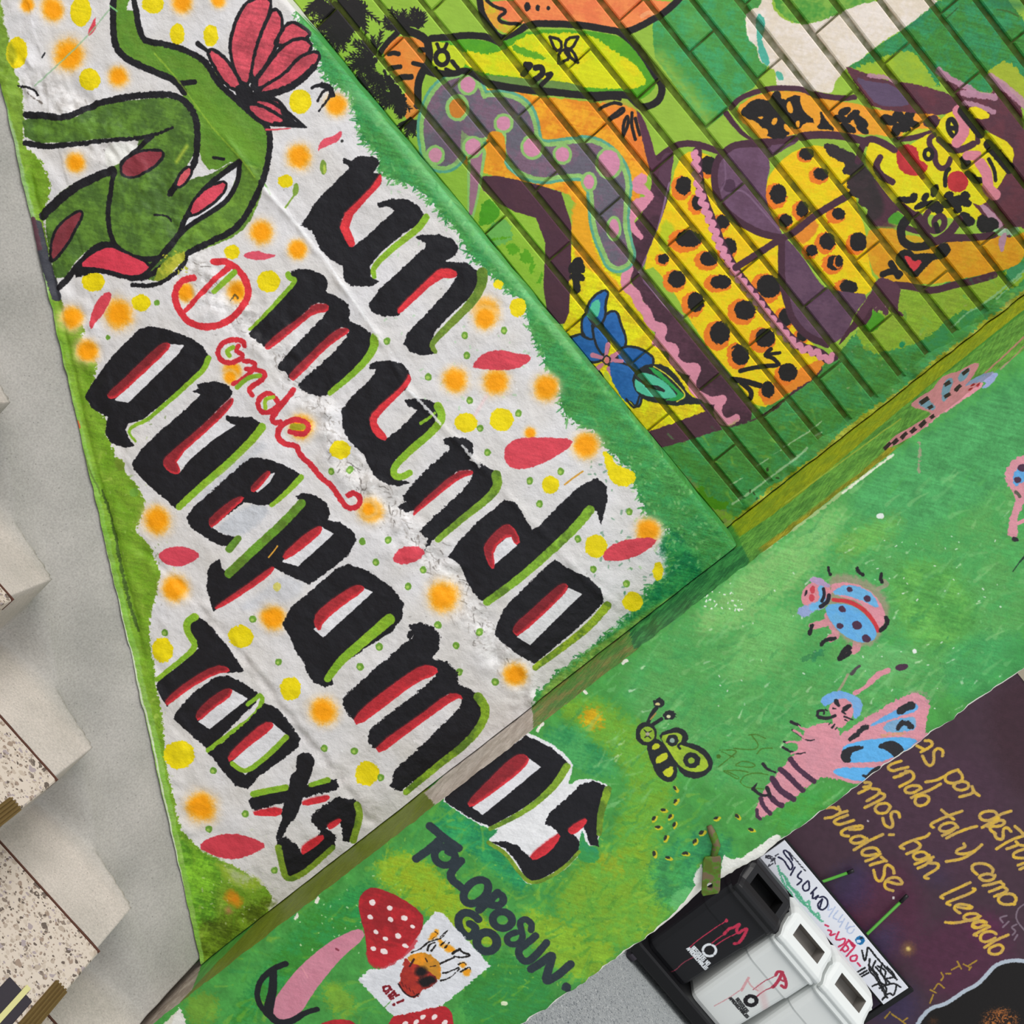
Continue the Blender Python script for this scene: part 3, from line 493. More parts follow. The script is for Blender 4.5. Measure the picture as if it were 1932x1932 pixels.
for t, w in (('810,945 920,910 1000,830 1080,800 1180,780 1250,680', 16), ('1000,930 1020,850 1090,830', 20), ('1050,930 1100,860', 14), ('1160,760 1240,690', 12), ('1170,860 1230,800', 14), ('1220,890 1270,830', 12), ('1310,960 1400,900 1430,950 1540,980 1440,1010 1330,1000', 26), ('1150,1090 1230,1050 1330,1010', 22), ('1190,1200 1280,1180 1380,1130', 20), ('1170,1290 1280,1260 1390,1150', 14), ('1410,1180 1520,1110 1530,1150', 12), ('1090,700 1140,720 1060,790', 10), ('1380,1090 1450,1060 1470,1090', 12)): c.stroke('1E1A18', t, w, w2=w * .5, rough=1.5)
c.poly('C98A2A', '850,960 960,950 1080,1000 1160,1100 1170,1230 1140,1290 1050,1200 900,1120 740,1020', rough=1.5, c2='E8921E'); c.poly('A52F28', '740,1010 800,1080 900,1110 1100,1240 1120,1300 1020,1380 930,1400 900,1470 820,1500 720,1440 650,1320 690,1280 670,1210 720,1150 710,1080', rough=2, c2='B83A2A')
c.dot('1A1517', 930, 1180, 72, 60, soft=8); c.poly('1A1517', '880,1290 960,1240 1080,1240 1110,1290 1070,1330 960,1380 920,1340', rough=2, soft=6); c.stroke('3A1A1A', '790,1110 840,1030', 18); c.stroke('2A1A18', '980,1020 1000,1060', 10); c.stroke('2A1A18', '1040,1120 1100,1110', 9)
for x in range(5): c.stroke('6E1E20', [(690 + x * 45, 1310 + x * 34), (710 + x * 45, 1360 + x * 30)], 9)
c.stroke('2A1215', '650,1330 720,1440 820,1500 900,1450', 14)
for t in ('470,1370 540,1350 550,1390 480,1430 470,1380', '500,1450 560,1400', '535,1480 600,1420', '545,1500 620,1450 600,1430', '560,1520 590,1500', '620,1480 660,1460', '640,1560 710,1530'): c.stroke('7E1420', t, 20, rough=1.5)
c.dot('7E1420', 598, 1585, 16); c.stroke('5A9A40', '560,1540 480,1620', 6)
# ---- wasp-like butterfly outline (black and lime)
c.crop(1150, 1300, 4.83)
BB, LB_ = '26292B', '8FB233'
c.poly(BB, '450,410 540,368 620,348 692,388 718,450 692,490 790,508 882,560 942,660 922,742 842,808 740,814 650,772 606,690 530,560 470,470', rough=1.2)
c.poly(LB_, '455,432 560,402 640,402 664,448 630,505 700,530 830,580 905,685 870,745 760,757 660,722 590,640 520,530', rough=.8, c2='A3C032')
c.dot(BB, 570, 470, 54, 54); c.dot('8FA89A', 568, 468, 18); c.dot(BB, 748, 650, 76, 70); c.dot('8FB233', 742, 652, 26)
c.stroke(BB, '640,500 620,520 640,545', 18); c.poly(BB, '340,500 400,455 460,465 535,560 602,680 618,770 572,842 500,844 428,780 378,660 343,560', rough=1); c.dot(BB, 330, 408, 96, 106); c.dot(LB_, 343, 412, 66, 70)
c.stroke(BB, '310,370 340,400 380,380', 7); c.stroke(BB, '320,440 345,420 375,450', 7); c.dot('B0A890', 345, 408, 12)
for t in ('385,515 440,490 462,527 392,557', '415,630 507,573 537,625 430,692', '480,750 570,698 582,760 540,807 490,782'): c.poly('C6CC2C', t)
c.stroke(BB, '350,300 380,230 425,170', 30); c.stroke(BB, '395,320 470,272', 28); c.dot(BB, 448, 128, 48, 44, rough=2); c.dot('D2C482', 436, 138, 18, 12); c.dot(BB, 545, 240, 56, 40, rough=2.5); c.dot('D8D8A8', 535, 250, 16, 10); c.stroke('A88A4A', '370,275 420,220', 12)
for x, y, r in ((595, 905, 60), (600, 1025, -60), (490, 1105, 0), (405, 1180, -50), (550, 1165, -50), (440, 1260, 0), (590, 1240, -70), (510, 1360, -60), (405, 1500, 80), (530, 1540, 10), (690, 1500, 0), (840, 1310, -30), (775, 1390, -60), (970, 1180, -20), (1160, 1160, 40), (1290, 1280, 20)):
    c.dot('C8BE2A', x + 8, y + 5, 36, 16, rot=r, rough=1.5); c.dot('2A3028', x - 4, y - 4, 22, 11, rot=r, rough=1.5)
for t in ('1270,420 1330,410 1420,450', '1290,420 1370,520 1300,560 1130,540', '1000,555 1180,555 1100,620 990,710', '1020,570 1130,620', '1340,590 1380,540 1480,540', '1150,690 1210,650 1340,690 1290,720 1150,700', '1040,750 1170,830 1180,800 1050,745', '1190,850 1220,790 1330,760 1440,780', '1190,850 1240,900 1400,910', '1260,760 1180,740 1040,745'): c.stroke('47701F', t, 7, op=.8)
c.dot('47701F', 990, 615, 14)
# ---- ladybird
c.crop(1400, 1020, 4.83)
PK, BL, PU = 'DB919C', '6DB0DC', '4B2E44'
for t in ('780,680 800,740 640,780', '800,740 870,860 800,890', '1040,930 1050,990 960,1010'): c.stroke('CF8C93', t, 60, rough=2)
c.poly('A8907E', '780,330 960,300 1200,400 1320,520 1330,700 1240,900 1140,980 900,900 760,640', rough=4, op=.75, soft=8); c.stroke('A58C80', '1240,440 1330,400 1290,370', 34, op=.7)
c.poly(PK, '790,390 1000,380 1200,480 1290,620 1300,760 1230,800 1100,560 830,490', rough=2); c.poly(BL, '835,460 900,415 1000,405 1140,450 1230,550 1250,620 1120,560 980,500 850,490', rough=2)
c.stroke('C9383E', '830,540 960,550 1090,610 1190,720 1235,820', 30); c.poly(BL, '750,620 800,575 960,580 1080,640 1190,760 1225,850 1190,915 1060,930 920,860 820,760', rough=1, c2='62A8DE')
for x, y, a, b in ((912, 625, 32, 26), (1045, 772, 46, 36), (890, 778, 30, 24), (1130, 893, 42, 32), (978, 445, 24, 22), (1138, 528, 32, 28)): c.dot(PU, x, y, a, b, rot=30)
c.poly(PK, '610,390 700,340 790,400 820,520 740,620 600,610 540,560 540,470', rough=2, c2='D98A90'); c.poly('B79ABE', '600,360 660,320 800,400 790,430 700,410 640,380', rough=2); c.poly('92A2CC', '505,610 620,580 720,560 760,600 640,640 600,700 520,680', rough=3); c.stroke(BL, '720,440 735,520 710,580 640,610', 50, rough=1.5)
c.stroke('23222C', '740,440 750,500 725,550', 24); c.stroke('23222C', '790,500 780,560 715,600', 30); c.dot('C64450', 640, 445, 20, 32); c.dot('C64450', 632, 520, 22, 30); c.dot('2A2228', 580, 475, 9, 26, rot=15)
for t, w in (('785,245 785,280 800,310', 20), ('1045,250 1060,290 1100,310', 26), ('1265,305 1255,340 1270,380', 24), ('635,775 625,810 612,850', 30), ('840,890 770,900 720,945', 30), ('970,975 920,1010 890,1070', 44), ('980,1020 900,1070', 30), ('1310,705 1325,740 1300,790 1260,820', 32)): c.stroke('211F22', t, w, rough=1.5)
c.stroke('2E7A4A', '560,1080 640,1060 720,1010', 50, rough=6, op=.6); c.stroke('2E8A58', '650,1090 710,1000', 30, rough=5, op=.5)
# ---- pink and blue butterfly
c.crop(1400, 1300, 5.084)
c.stroke('B09580', '920,20 970,-60 1010,-140', 20, op=.8); c.stroke(PK, '1080,40 1180,-20 1290,-130 1400,-180', 44, ws=[44, 30, 60, 40], rough=2)
c.stroke(PU, '1050,-150 1090,-200 1120,-220', 30, w2=22, op=.8); c.dot(PU, 1530, -210, 62, 30, rot=-10)
c.poly('DA95A1', '940,450 1300,210 1550,60 1700,30 1800,130 1790,210 1760,300 1752,460 1880,360 1400,760 1130,930 870,850 720,850 580,970 480,1060 360,1120 260,1200 140,1250 130,1160 170,1040 260,900 370,760 480,660 560,560 560,480 620,380 730,330 850,320 930,400', rough=3, c2='D68F9A', var=.1)
c.poly('66AAE0', '1200,370 1350,270 1480,200 1600,140 1690,150 1680,210 1500,260 1330,320', rough=1.5); c.poly('6CAEDC', '1340,380 1400,320 1560,270 1660,265 1665,380 1580,405 1400,415', rough=2, c2='7FA8C8'); c.poly('5FB0E8', '950,570 1030,520 1260,480 1480,462 1640,475 1690,510 1400,690 1150,700 1000,700', rough=1.2); c.poly('5FB0E8', '870,775 960,752 1220,760 1360,745 1200,880 1100,880 980,850 880,810', rough=1.5)
c.poly('2A2A2E', '940,650 960,590 1040,550 1155,545 1160,568 1060,600 1030,650 1040,700 970,700', rough=1.2); c.poly('2A2A2E', '1295,560 1330,520 1420,495 1510,520 1560,600 1480,680 1430,620 1380,580', rough=1.2); c.poly('2A2A2E', '1230,790 1280,745 1360,745 1260,820 1200,865 1150,840 1150,820 1210,825', rough=1.5)
c.stroke('2A2A2E', '1040,480 1100,440 1150,380 1195,365', 40, rough=2); c.stroke('2A2A2E', '1520,210 1560,180 1620,155', 66, rough=1.5); c.stroke('2A2A2E', '1490,370 1530,325 1580,320 1615,360', 40, rough=3); c.stroke('C8A060', '1340,440 1550,430', 22, op=.5, rough=4); c.stroke('B09A90', '1600,30 1740,20 1790,120', 20, op=.4, rough=5)
for t, w in (('460,670 520,750 600,820 690,885', 40), ('365,770 440,830 520,920 580,970', 44), ('290,860 350,960 420,1010 490,1055', 52), ('260,1020 320,1090 380,1120', 44), ('175,1050 200,1130 270,1195', 34), ('140,1160 140,1220 170,1245', 28)): c.stroke(PU, t, w, rough=1.2)
c.poly('7FB2E2', '745,100 850,30 960,15 1080,60 1150,130 1140,240 1080,300 1060,180 960,90 830,140 790,170', rough=2, c2='6DA6E0'); c.poly(PK, '820,180 900,100 1000,90 1060,160 1060,250 1000,330 940,380 880,350 860,260', rough=1.5)
for t, w in (('900,120 925,160', 40), ('985,190 1030,160', 44), ('870,185 900,190', 14), ('720,250 730,200 790,210 780,240', 26), ('740,270 820,285 890,255', 34), ('980,265 1060,295', 12), ('985,295 1010,310', 10), ('800,200 820,212', 14), ('960,215 990,240', 16), ('470,315 550,350', 30), ('480,390 580,470 640,500 690,485', 14), ('405,505 430,520', 20), ('390,560 460,600 540,625 600,610', 20), ('200,720 240,770 320,800', 24), ('105,960 150,1000 200,1025 260,1015', 30), ('110,950 140,905', 16), ('240,950 270,1030', 34), ('830,340 850,320', 10), ('860,370 885,340', 14), ('895,385 910,365', 10)): c.stroke('2A262C', t, w, w2=w * .6, rough=1)
for t in ('640,390 560,380 545,355', '600,470 520,410 490,395', '560,520 480,500 420,515', '550,540 540,600 470,620'): c.stroke(PK, t, 26, w2=12, rough=1.5)
# ---- insect cut by the right edge of the photo
c.crop(1640, 880, 3.74)
c.poly('D4909A', '950,60 990,-20 1060,-80 1200,-90 1250,200 1120,200 1050,330 1040,430 1050,480 1020,510 970,470 980,420 1010,300 1040,210 980,150', rough=3); c.poly('5FA4D8', '1010,100 1030,30 1080,-20 1200,0 1200,60 1060,120 1020,140', rough=2); c.dot(PU, 1045, 95, 24, 20); c.dot(PU, 1080, 10, 34, 24); c.stroke(PK, '1190,340 1120,370 1050,400', 24); c.dot('2A262C', 1028, 515, 22, 14, rot=20); c.stroke('1F3A2A', '1100,630 1060,670 1010,740', 12, w2=4); c.stroke('5A5A4A', '1030,180 1060,210', 14, rough=2)
c.crop(1532, 560, 4.83); c.stroke('A89A80', '975,1330 985,1400 970,1480 975,1600', 16, rough=4, op=.8)
# ---- dragonfly painted across the arris, and the return face
for q in (C_COL, C_SIDE):
    q.crop(1532, 560, 4.83)
    if q is C_SIDE:
        q.crop(0, 0, 1)
        q.b *= (1 + .16 * q.st + .12 * q.n3)[..., None]
        q.poly('9A8C80', '385,1806 350,1900 290,1990 150,2150 60,2150 200,1900 330,1846', rough=3, c2='B4A89C', sm=0, grow=0)
        q.poly('73832A', '330,2000 340,1930 340,1890 506,1715 674,1585 800,1480 822,1500 818,1520 720,1620 632,1700 340,1940', rough=2, sm=0, c2='66741F', var=.25)
        q.poly('BDB1A6', '800,1496 822,1478 860,1440 932,1370 1003,1325 1012,1340 1014,1400 940,1450 850,1520 822,1520', rough=2.5, sm=0, c2='C9BFB6', var=.15)  # white paint toned to tan, the return's shade put into its colour
        q.poly('5C9440', '1003,1325 1100,1240 1200,1160 1230,1215 1100,1330 1010,1410', rough=3, c2='7A7A40', var=.4, sm=0); q.poly('2C7440', '1180,1170 1290,1100 1400,1020 1440,1040 1300,1160 1200,1240', rough=4, c2='3C8A48', var=.3)
        q.stroke('7A6038', '1020,1378 1080,1330 1150,1275', 9, soft=6, op=.6, rough=3)
        q.poly('5E9C44', '1390,1010 1500,920 1700,770 1932,590 1990,700 1932,720 1700,880 1500,1020 1420,1070', rough=3, c2='6FAA48', var=.3, sm=0)
        q.stroke('B4BA20', '1385,1000 1480,935 1560,868 1660,782 1760,700 1860,620 1960,540', 30, soft=7, rough=4, c2='8C9A22', var=.3)
        q.stroke('95922A', '1440,1045 1500,1000 1560,955 1640,895 1690,850', 24, soft=8, rough=5, c2='B09A2A', op=.85, var=.3)
        q.stroke('C4CC4A', '1480,950 1600,862 1700,790', 2, op=.6); q.stroke('7FA848', '1500,985 1560,940 1640,870', 2, op=.5)
        q.crop(1532, 560, 4.83)
    q.stroke('D08A84', '1932,365 1800,490 1570,710', 12, op=.85); q.stroke('C08A80', '1932,450 1830,560 1720,660', 9, op=.7)
    q.poly(PK, '890,990 980,910 1100,850 1160,750 1250,700 1330,690 1420,630 1525,595 1500,680 1420,790 1600,770 1480,870 1300,990 1150,1090 1020,1200 860,1310 640,1400 700,1310 900,1180 1100,1080 1050,1040 960,1020', rough=2)
    q.poly('7FA8C4', '960,960 1030,920 1080,960 1130,1010 1100,1040 1010,1010', rough=1.5); q.poly('7FA8C4', '1190,810 1240,740 1290,750 1260,850 1220,950 1180,950', rough=2); q.poly('7FA8C4', '1330,730 1380,670 1450,650 1400,760 1340,780', rough=1.5); q.poly('88A8D0', '1380,820 1480,740 1620,690 1690,700 1680,740 1600,830 1540,830 1600,770 1480,790', rough=2, c2='9A9EC8')
    for t, w in (('985,975 1060,920', 34), ('1060,1020 1100,995', 26), ('1205,810 1260,775', 30), ('1205,915 1260,885', 26), ('1305,860 1355,805', 30), ('1370,710 1430,665', 26), ('655,1390 715,1330', 28), ('730,1345 780,1300', 30), ('815,1295 865,1240', 30), ('895,1240 940,1195', 30), ('980,1185 1035,1135', 32), ('1080,1110 1115,1085', 26)): q.stroke('33222E', t, w, rough=1.2)
    for x, y in ((1465, 805), (1515, 805), (1445, 845)): q.dot('A62838', x, y, 18, 9, rot=-30)
# ------------------------------------------------------------------ plum wall with handwriting and a painted head
c = C_BACK
c.crop(0, 0, 1)
c.b *= (1 + .10 * c.n3)[..., None]
for k_, t in (('5A2440', '1560,1700 1700,1600 1760,1750 1640,1850 1560,1800'), ('5A2442', '1700,1780 1860,1700 1932,1800 1800,1900 1740,1850'), ('35305A', '1560,1650 1640,1620 1640,1700 1580,1720'), ('34365A', '1620,1760 1700,1740 1680,1820 1620,1800'), ('3A3356', '1720,1640 1780,1610 1790,1680'), ('34305A', '1640,1880 1720,1850 1740,1932 1640,1932'), ('3A2028', '1850,1320 1960,1250 1990,1500 1900,1500'), ('6A2050', '1820,1730 1890,1740 1860,1790'), ('4E3244', '1600,1450 1900,1400 1900,1700 1650,1600')): wash(c, k_, t, 40, .55, rough=14)
c.dot('EFD88A', 1713, 1790, 3.5, soft=4); c.dot('B8963A', 1713, 1790, 12, soft=12, op=.35, rough=4); c.dot('D8D0D0', 1685, 1694, 2); c.dot('C0B8C0', 1637, 1549, 1.6)
YT = 'C9A555'
c.crop(1560, 1380, 5.194)
WD = 25
for t in ('960,90 1020,90 1035,140 920,200', '880,140 940,170', '1130,240 1140,190 1090,160 1040,190 1050,290 1020,340 970,320 935,240',
          '1280,375 1180,410 1150,450 1170,500 1240,510 1320,490 1330,430 1280,380', '1150,440 1070,480 965,495', '1240,540 1260,500 1330,485 1390,510 1380,560 1310,580 1250,560 1240,530', '1420,540 1440,600 1350,630 1300,640', '1440,590 1490,630',
          '725,290 620,320 590,360 640,390 700,370 790,350', '770,390 830,390 855,440 830,480 710,540', '770,400 730,430 655,450', '920,560 900,530 820,530 760,560 770,600 840,605 900,570', '1110,515 1000,580 880,620 825,650', '870,640 960,620 1005,650 980,710 900,735 855,700 870,650', '790,400 720,420',
          '1120,770 1180,820 1240,860', '1320,780 1200,820 1040,890 1010,920 1040,940', '1280,940 1240,890 1150,900 1095,940 1110,980 1190,980 1270,930', '1270,940 1200,990 1130,1020', '1465,930 1380,950 1250,1000 1170,1045',
          '1680,870 1660,790 1590,775 1500,800 1490,850 1560,880 1640,850 1700,810 1800,780', '1680,850 1590,900 1520,940', '1570,930 1700,860 1750,890 1700,930 1590,930 1600,970 1650,1000', '1800,980 1770,940 1720,950 1730,1050 1690,1060 1650,1040 1640,990', '1840,930 1932,1010', '1932,1020 1800,1060 1660,1150', '1850,1080 1880,1110 1760,1150', '1880,1110 1932,1120', '1932,1150 1820,1190 1830,1240 1932,1240', '1932,1290 1870,1310', '1932,1330 1890,1350',
          '370,500 430,500 420,540 360,545', '420,550 310,605', '440,560 520,570 500,620 390,680', '520,600 570,620 550,660 370,745', '620,740 590,700 500,710 460,760 500,805 580,800 615,750', '710,840 700,790 640,780 620,830 650,900 630,950 560,920 545,850', '610,1012 650,1012',
          '100,760 60,740 -10,750', '195,780 120,800 60,840 -20,850', '110,740 130,790', '200,820 90,860 60,890 110,915 170,900 260,870', '220,960 340,960 350,920 270,930 180,950 130,990 150,1020 210,1025', '390,1060 340,1020 260,1030 220,1070 260,1100 330,1090 390,1050', '545,1010 430,1060 330,1120 265,1160', '510,1180 480,1140 400,1140 340,1170 340,1210 400,1220 480,1200', '520,1200 440,1250 380,1270', '530,1230 580,1270', '560,1270 480,1290 420,1310', '655,1390 650,1340 590,1300 560,1330 560,1420 520,1475 475,1450 455,1360', '590,1470 700,1500 745,1490 700,1430 620,1430 560,1480 570,1540 645,1560',
          '1000,1000 980,1030 820,1070 700,1130 750,1150', '860,1070 920,1110 900,1150 780,1200', '1000,1230 960,1180 880,1180 835,1220 870,1260 950,1250 1000,1210', '1040,1230 940,1270 860,1300', '1020,1260 960,1310 890,1340', '1000,1290 1090,1290 1090,1340 1000,1390 940,1430 990,1440',
          '1340,1100 1360,1130 1270,1160 1265,1200 1340,1200', '1340,1200 1440,1180 1515,1110', '1440,1180 1330,1250 1165,1275',
          '1470,1400 1420,1360 1420,1310 1480,1290 1570,1300 1630,1350 1620,1380', '1640,1420 1590,1390 1500,1410 1490,1440 1550,1470 1630,1450 1645,1410', '1700,1470 1600,1500 1530,1510', '1700,1480 1750,1510 1590,1570', '1740,1530 1780,1560 1640,1615', '1840,1690 1720,1700 1665,1650 1720,1590 1820,1590 1860,1640 1830,1690',
          '1400,1480 1250,1550 1100,1620 1135,1635', '1430,1540 1460,1545 1400,1590 1180,1670 1170,1690 1205,1700', '1280,1720 1390,1740 1430,1720 1340,1690 1260,1700 1240,1740 1300,1780', '1490,1810 1460,1780 1360,1790 1330,1830 1400,1860 1480,1830', '1500,1810 1400,1850 1250,1880 1160,1870', '1560,1870 1520,1850 1440,1870 1420,1900 1480,1930 1540,1900'):
    c.stroke(YT, t, WD, rough=.9, c2='DDB43C')
c.crop(1600, 1580, 5.489)
for t in ('1420,880 1360,870 1290,890 1280,930 1340,940 1420,900 1460,925', '1460,925 1350,980 1290,1010 1330,1015', '1530,1000 1490,970 1400,980 1360,1030 1380,1080 1450,1080 1520,1040', '1655,1010 1530,1060 1410,1140', '1460,1150 1560,1100 1610,1140 1580,1200 1500,1215 1450,1190 1460,1150'): c.stroke(YT, t, 26, rough=.9, c2='DDB43C')
c.stroke('8C7C88', '1640,810 1560,830 1600,880', 15, op=.8); c.stroke('8C7C88', '1660,870 1600,930', 14, op=.8); c.stroke('8C7C88', '1740,900 1680,930 1740,970 1700,1010', 14, op=.8); c.stroke('8C7C88', '1750,1010 1720,1060 M'.replace(' M', ''), 14, op=.8); c.stroke('8C7C88', '1822,690 1750,740 1730,850 1822,960', 12, op=.8)
for t in ('845,1715 880,1630', '850,1580 910,1610', '890,1570 930,1500 990,1560', '960,1480 990,1440 960,1400', '1010,1410 1060,1410', '1070,1370 1150,1330', '1130,1285 1170,1360', '1190,1310 1250,1340', '1240,1330 1330,1275', '1250,1370 1270,1340', '380,1870 430,1810', '450,1830 540,1890 590,1930', '560,1910 610,1870'): c.stroke('A8862E', t, 13, rough=1)
# painted head: black hair with a pale outline, curls catching brown
H_ = '720,1932 760,1860 860,1760 1000,1730 1120,1650 1200,1590 1330,1530 1420,1440 1500,1340 1600,1290 1720,1270 1822,1280 2100,1290 2500,1500 2700,1900 2700,2600 700,2600 700,2100'
c.poly('14100F', H_, rough=1); c.stroke('B4BFCB', ' '.join(H_.split()[:14]), 36, rough=1)
c.dot('8A5228', 1570, 1900, 170, 110, rough=12, soft=10, c2='B06A30', var=.5); c.dot('5A3418', 880, 1900, 40, 26, soft=10, rough=6, op=.6)
c.specks('1A100C', '1420,1820 1720,1960', 160, 1.6, 71, .9); c.poly('7A4626', '1300,2100 1800,2060 2200,2300 2100,2600 1300,2600', rough=6, c2='9A5A2E')
# ------------------------------------------------------------------ waste bins: prints and tags
c = C_BIN
c.crop(0, 0, 1)
W_ = lambda x, z: np.array([[(x - c.u0) / c.res, (z - c.v0) / c.res]])
ix = int((2.740 - c.u0) / c.res); c.b[:, :ix] = hexc('1C1C1F')
c.crop(1150, 1580, 5.489)
C3 = 'C23350'
c.stroke(C3, '1290,1110 1340,1100 1400,1010 1430,940 1370,970 1330,1000 1310,960 1355,890 1300,930 1230,950 1190,1010', 26, rough=1)
c.stroke(C3, '1210,1000 1130,1050 1060,1110', 9); c.stroke(C3, '1310,1000 1200,1060 1100,1130', 8); c.stroke(C3, '1210,865 1090,950 900,1090 830,1160', 7); c.dot(C3, 1210, 865, 16); c.stroke('8A3A4A', '870,1260 760,1320 690,1400 550,1480', 7)
for a in range(3):
    th = np.linspace(math.radians(a * 120 - 60), math.radians(a * 120 + 38), 8); c.stroke('E8ECF0', np.stack([1035 + 68 * np.cos(th), 1185 + 62 * np.sin(th)], 1), 22)
def text(q, s, x0, y0, x1, y1, h, col, w):
    # tiny block capitals from x0,y0 to x1,y1, letters h tall pointing up-right
    G = {'A': '0,0 .5,1 1,0|.2,.4 .8,.4', 'B': '0,0 0,1 .8,.9 .8,.6 0,.5|.0,.5 .9,.4 .9,.1 0,0', 'C': '1,1 0,1 0,0 1,0', 'D': '0,0 0,1 .7,1 1,.5 .7,0 0,0', 'E': '1,1 0,1 0,0 1,0|0,.5 .8,.5', 'H': '0,0 0,1|1,0 1,1|0,.5 1,.5', 'I': '.5,0 .5,1', 'L': '0,1 0,0 1,0', 'N': '0,0 0,1 1,0 1,1', 'O': '0,0 0,1 1,1 1,0 0,0', 'P': '0,0 0,1 1,1 1,.5 0,.5', 'R': '0,0 0,1 1,1 1,.5 0,.5|.4,.5 1,0', 'S': '1,1 0,1 0,.5 1,.5 1,0 0,0', 'U': '0,1 0,0 1,0 1,1', 'V': '0,1 .5,0 1,1'}
    d = np.array([x1 - x0, y1 - y0], float); n = len(s); d /= n
    up = np.array([d[1], -d[0]]); up = up / np.hypot(*up) * h
    for i, ch in enumerate(s):
        for seg in G.get(ch, '').split('|') if ch in G else []:
            P = [np.array([x0, y0]) + d * (i + .78 * float(v.split(',')[0])) + up * float(v.split(',')[1]) for v in seg.split()]
            q.stroke(col, P, w, sm=0, rough=.2)
text(c, 'RESIDUOS NO', 850, 1170, 1020, 1350, 38, 'E8ECF0', 9); text(c, 'APROVECHABLES', 800, 1175, 1000, 1400, 32, 'E8ECF0', 9)
c.stroke('B43A50', '1720,1430 1740,1390 1790,1400 1830,1500 1825,1570 1780,1540', 26); c.stroke('B43A50', '1790,1400 1750,1490 1690,1560', 28); c.stroke('B43A50', '1770,1480 1830,1500', 14); c.stroke('B04A5A', '1710,1440 1600,1500 1490,1590', 7); c.stroke('B04A5A', '1690,1560 1600,1600 1530,1660', 9)
c.stroke('D89A9E', '1440,1470 1400,1540 1370,1600', 22, op=.8); c.stroke('D89A9E', '1430,1490 1470,1560 1540,1600', 12, op=.7); c.stroke('D8A0A4', '1560,1560 1600,1700 1620,1790', 60, op=.35, soft=8); c.stroke('D08A90', '1380,1580 1230,1690 1090,1770', 7, op=.8)
for a in range(3):
    th = np.linspace(math.radians(a * 120 - 75), math.radians(a * 120 + 20), 7); c.stroke('201C20', np.stack([1467 + 58 * np.cos(th), 1708 + 48 * np.sin(th)], 1), 34, rough=1)
text(c, 'RESIDUOS', 1310, 1700, 1420, 1840, 30, '2A2A2C', 8); text(c, 'APROVECHABLES', 1240, 1690, 1430, 1900, 26, '2A2A2C', 8)
# board with tags
c = C_BOARD
c.crop(1400, 1580, 5.489)
K = '1B1B3A'
for t in ('375,205 430,230 470,300 500,345 530,300 500,240 440,180 425,140 450,130 490,170 520,235', '545,310 500,390', '610,350 560,410 630,440 570,490', '680,450 620,500 640,560 700,540 690,460', '770,520 700,590 740,560 720,650 800,590 760,640', '800,620 850,610 890,660 880,720 820,760 770,700 830,640', '830,640 800,740'): c.stroke(K, t, 13)
for t in ('370,300 400,400 440,500 500,560 520,620', '380,350 460,420 500,520 560,580 620,640 700,760 830,870', '440,400 470,500 540,540 600,600 640,700 700,720', '560,600 600,660 660,690 690,640 700,740 760,800 790,770 800,840'): c.stroke('55B088', t, 16, rough=2, op=.9)
for t in ('900,700 880,760 930,740', '960,720 900,820', '990,760 930,830 980,850', '1040,800 980,880 1040,870', '1060,840 1010,930', '1100,880 1060,960 1120,920', '1160,920 1100,930 1080,980 1130,1000 1160,950'): c.stroke('A9B8DA', t, 9, op=.8)
for t in ('860,905 890,920', '890,960 930,970 900,1020 960,1000', '1000,980 960,1060 1010,1060', '1010,1060 1070,1040 1060,1100 1000,1130', '1100,1070 1020,1170', '1070,1110 1110,1150 1060,1190 1040,1160', '1160,1140 1080,1230', '1180,1220 1120,1230 1120,1280 1180,1280 1190,1230', '1195,1300 1220,1330', '1100,1060 1170,1120'): c.stroke('D2365E', t, 15)
c.poly('C02A50', '1095,1050 1180,1120 1150,1150 1110,1090'); c.dot('1E6EA8', 1220, 1065, 46, 44); c.dot('D8E0F0', 1205, 1075, 20, 14); c.dot('20242E', 1235, 1040, 14, 9)
g = np.random.default_rng(8)
for t in ('1240,1170 1270,1310 1300,1140', '1310,1140 1420,1280 1600,1470', '1320,1260 1310,1380 1380,1440 1440,1560 1500,1660', '1380,1280 1340,1360 1400,1420', '1400,1330 1500,1380 1460,1470 1560,1450', '1420,1560 1560,1500 1640,1550', '1450,1680 1520,1600 1570,1650 1600,1530', '1500,1340 1560,1400 1590,1460', '1350,1540 1440,1500 1500,1560 1480,1640', '1200,1390 1270,1350', '1220,1420 1290,1380', '1240,1440 1310,1400', '1380,1340 1470,1440 1500,1540 1420,1500', '1450,1310 1420,1400 1520,1500', '1310,1320 1420,1480 1380,1400 1480,1600'): c.stroke('17171A', t, 14, rough=1)
for _ in range(9):
    p0 = g.uniform([250, 180], [350, 280]); c.stroke('3A3A44', [p0, p0 + g.uniform(-50, 50, 2), p0 + g.uniform(-50, 50, 2)], 8)
for i in range(7): c.stroke('3A3A44', [(480 + i * 26, 150 + i * 30), (500 + i * 26, 165 + i * 30)], 9)
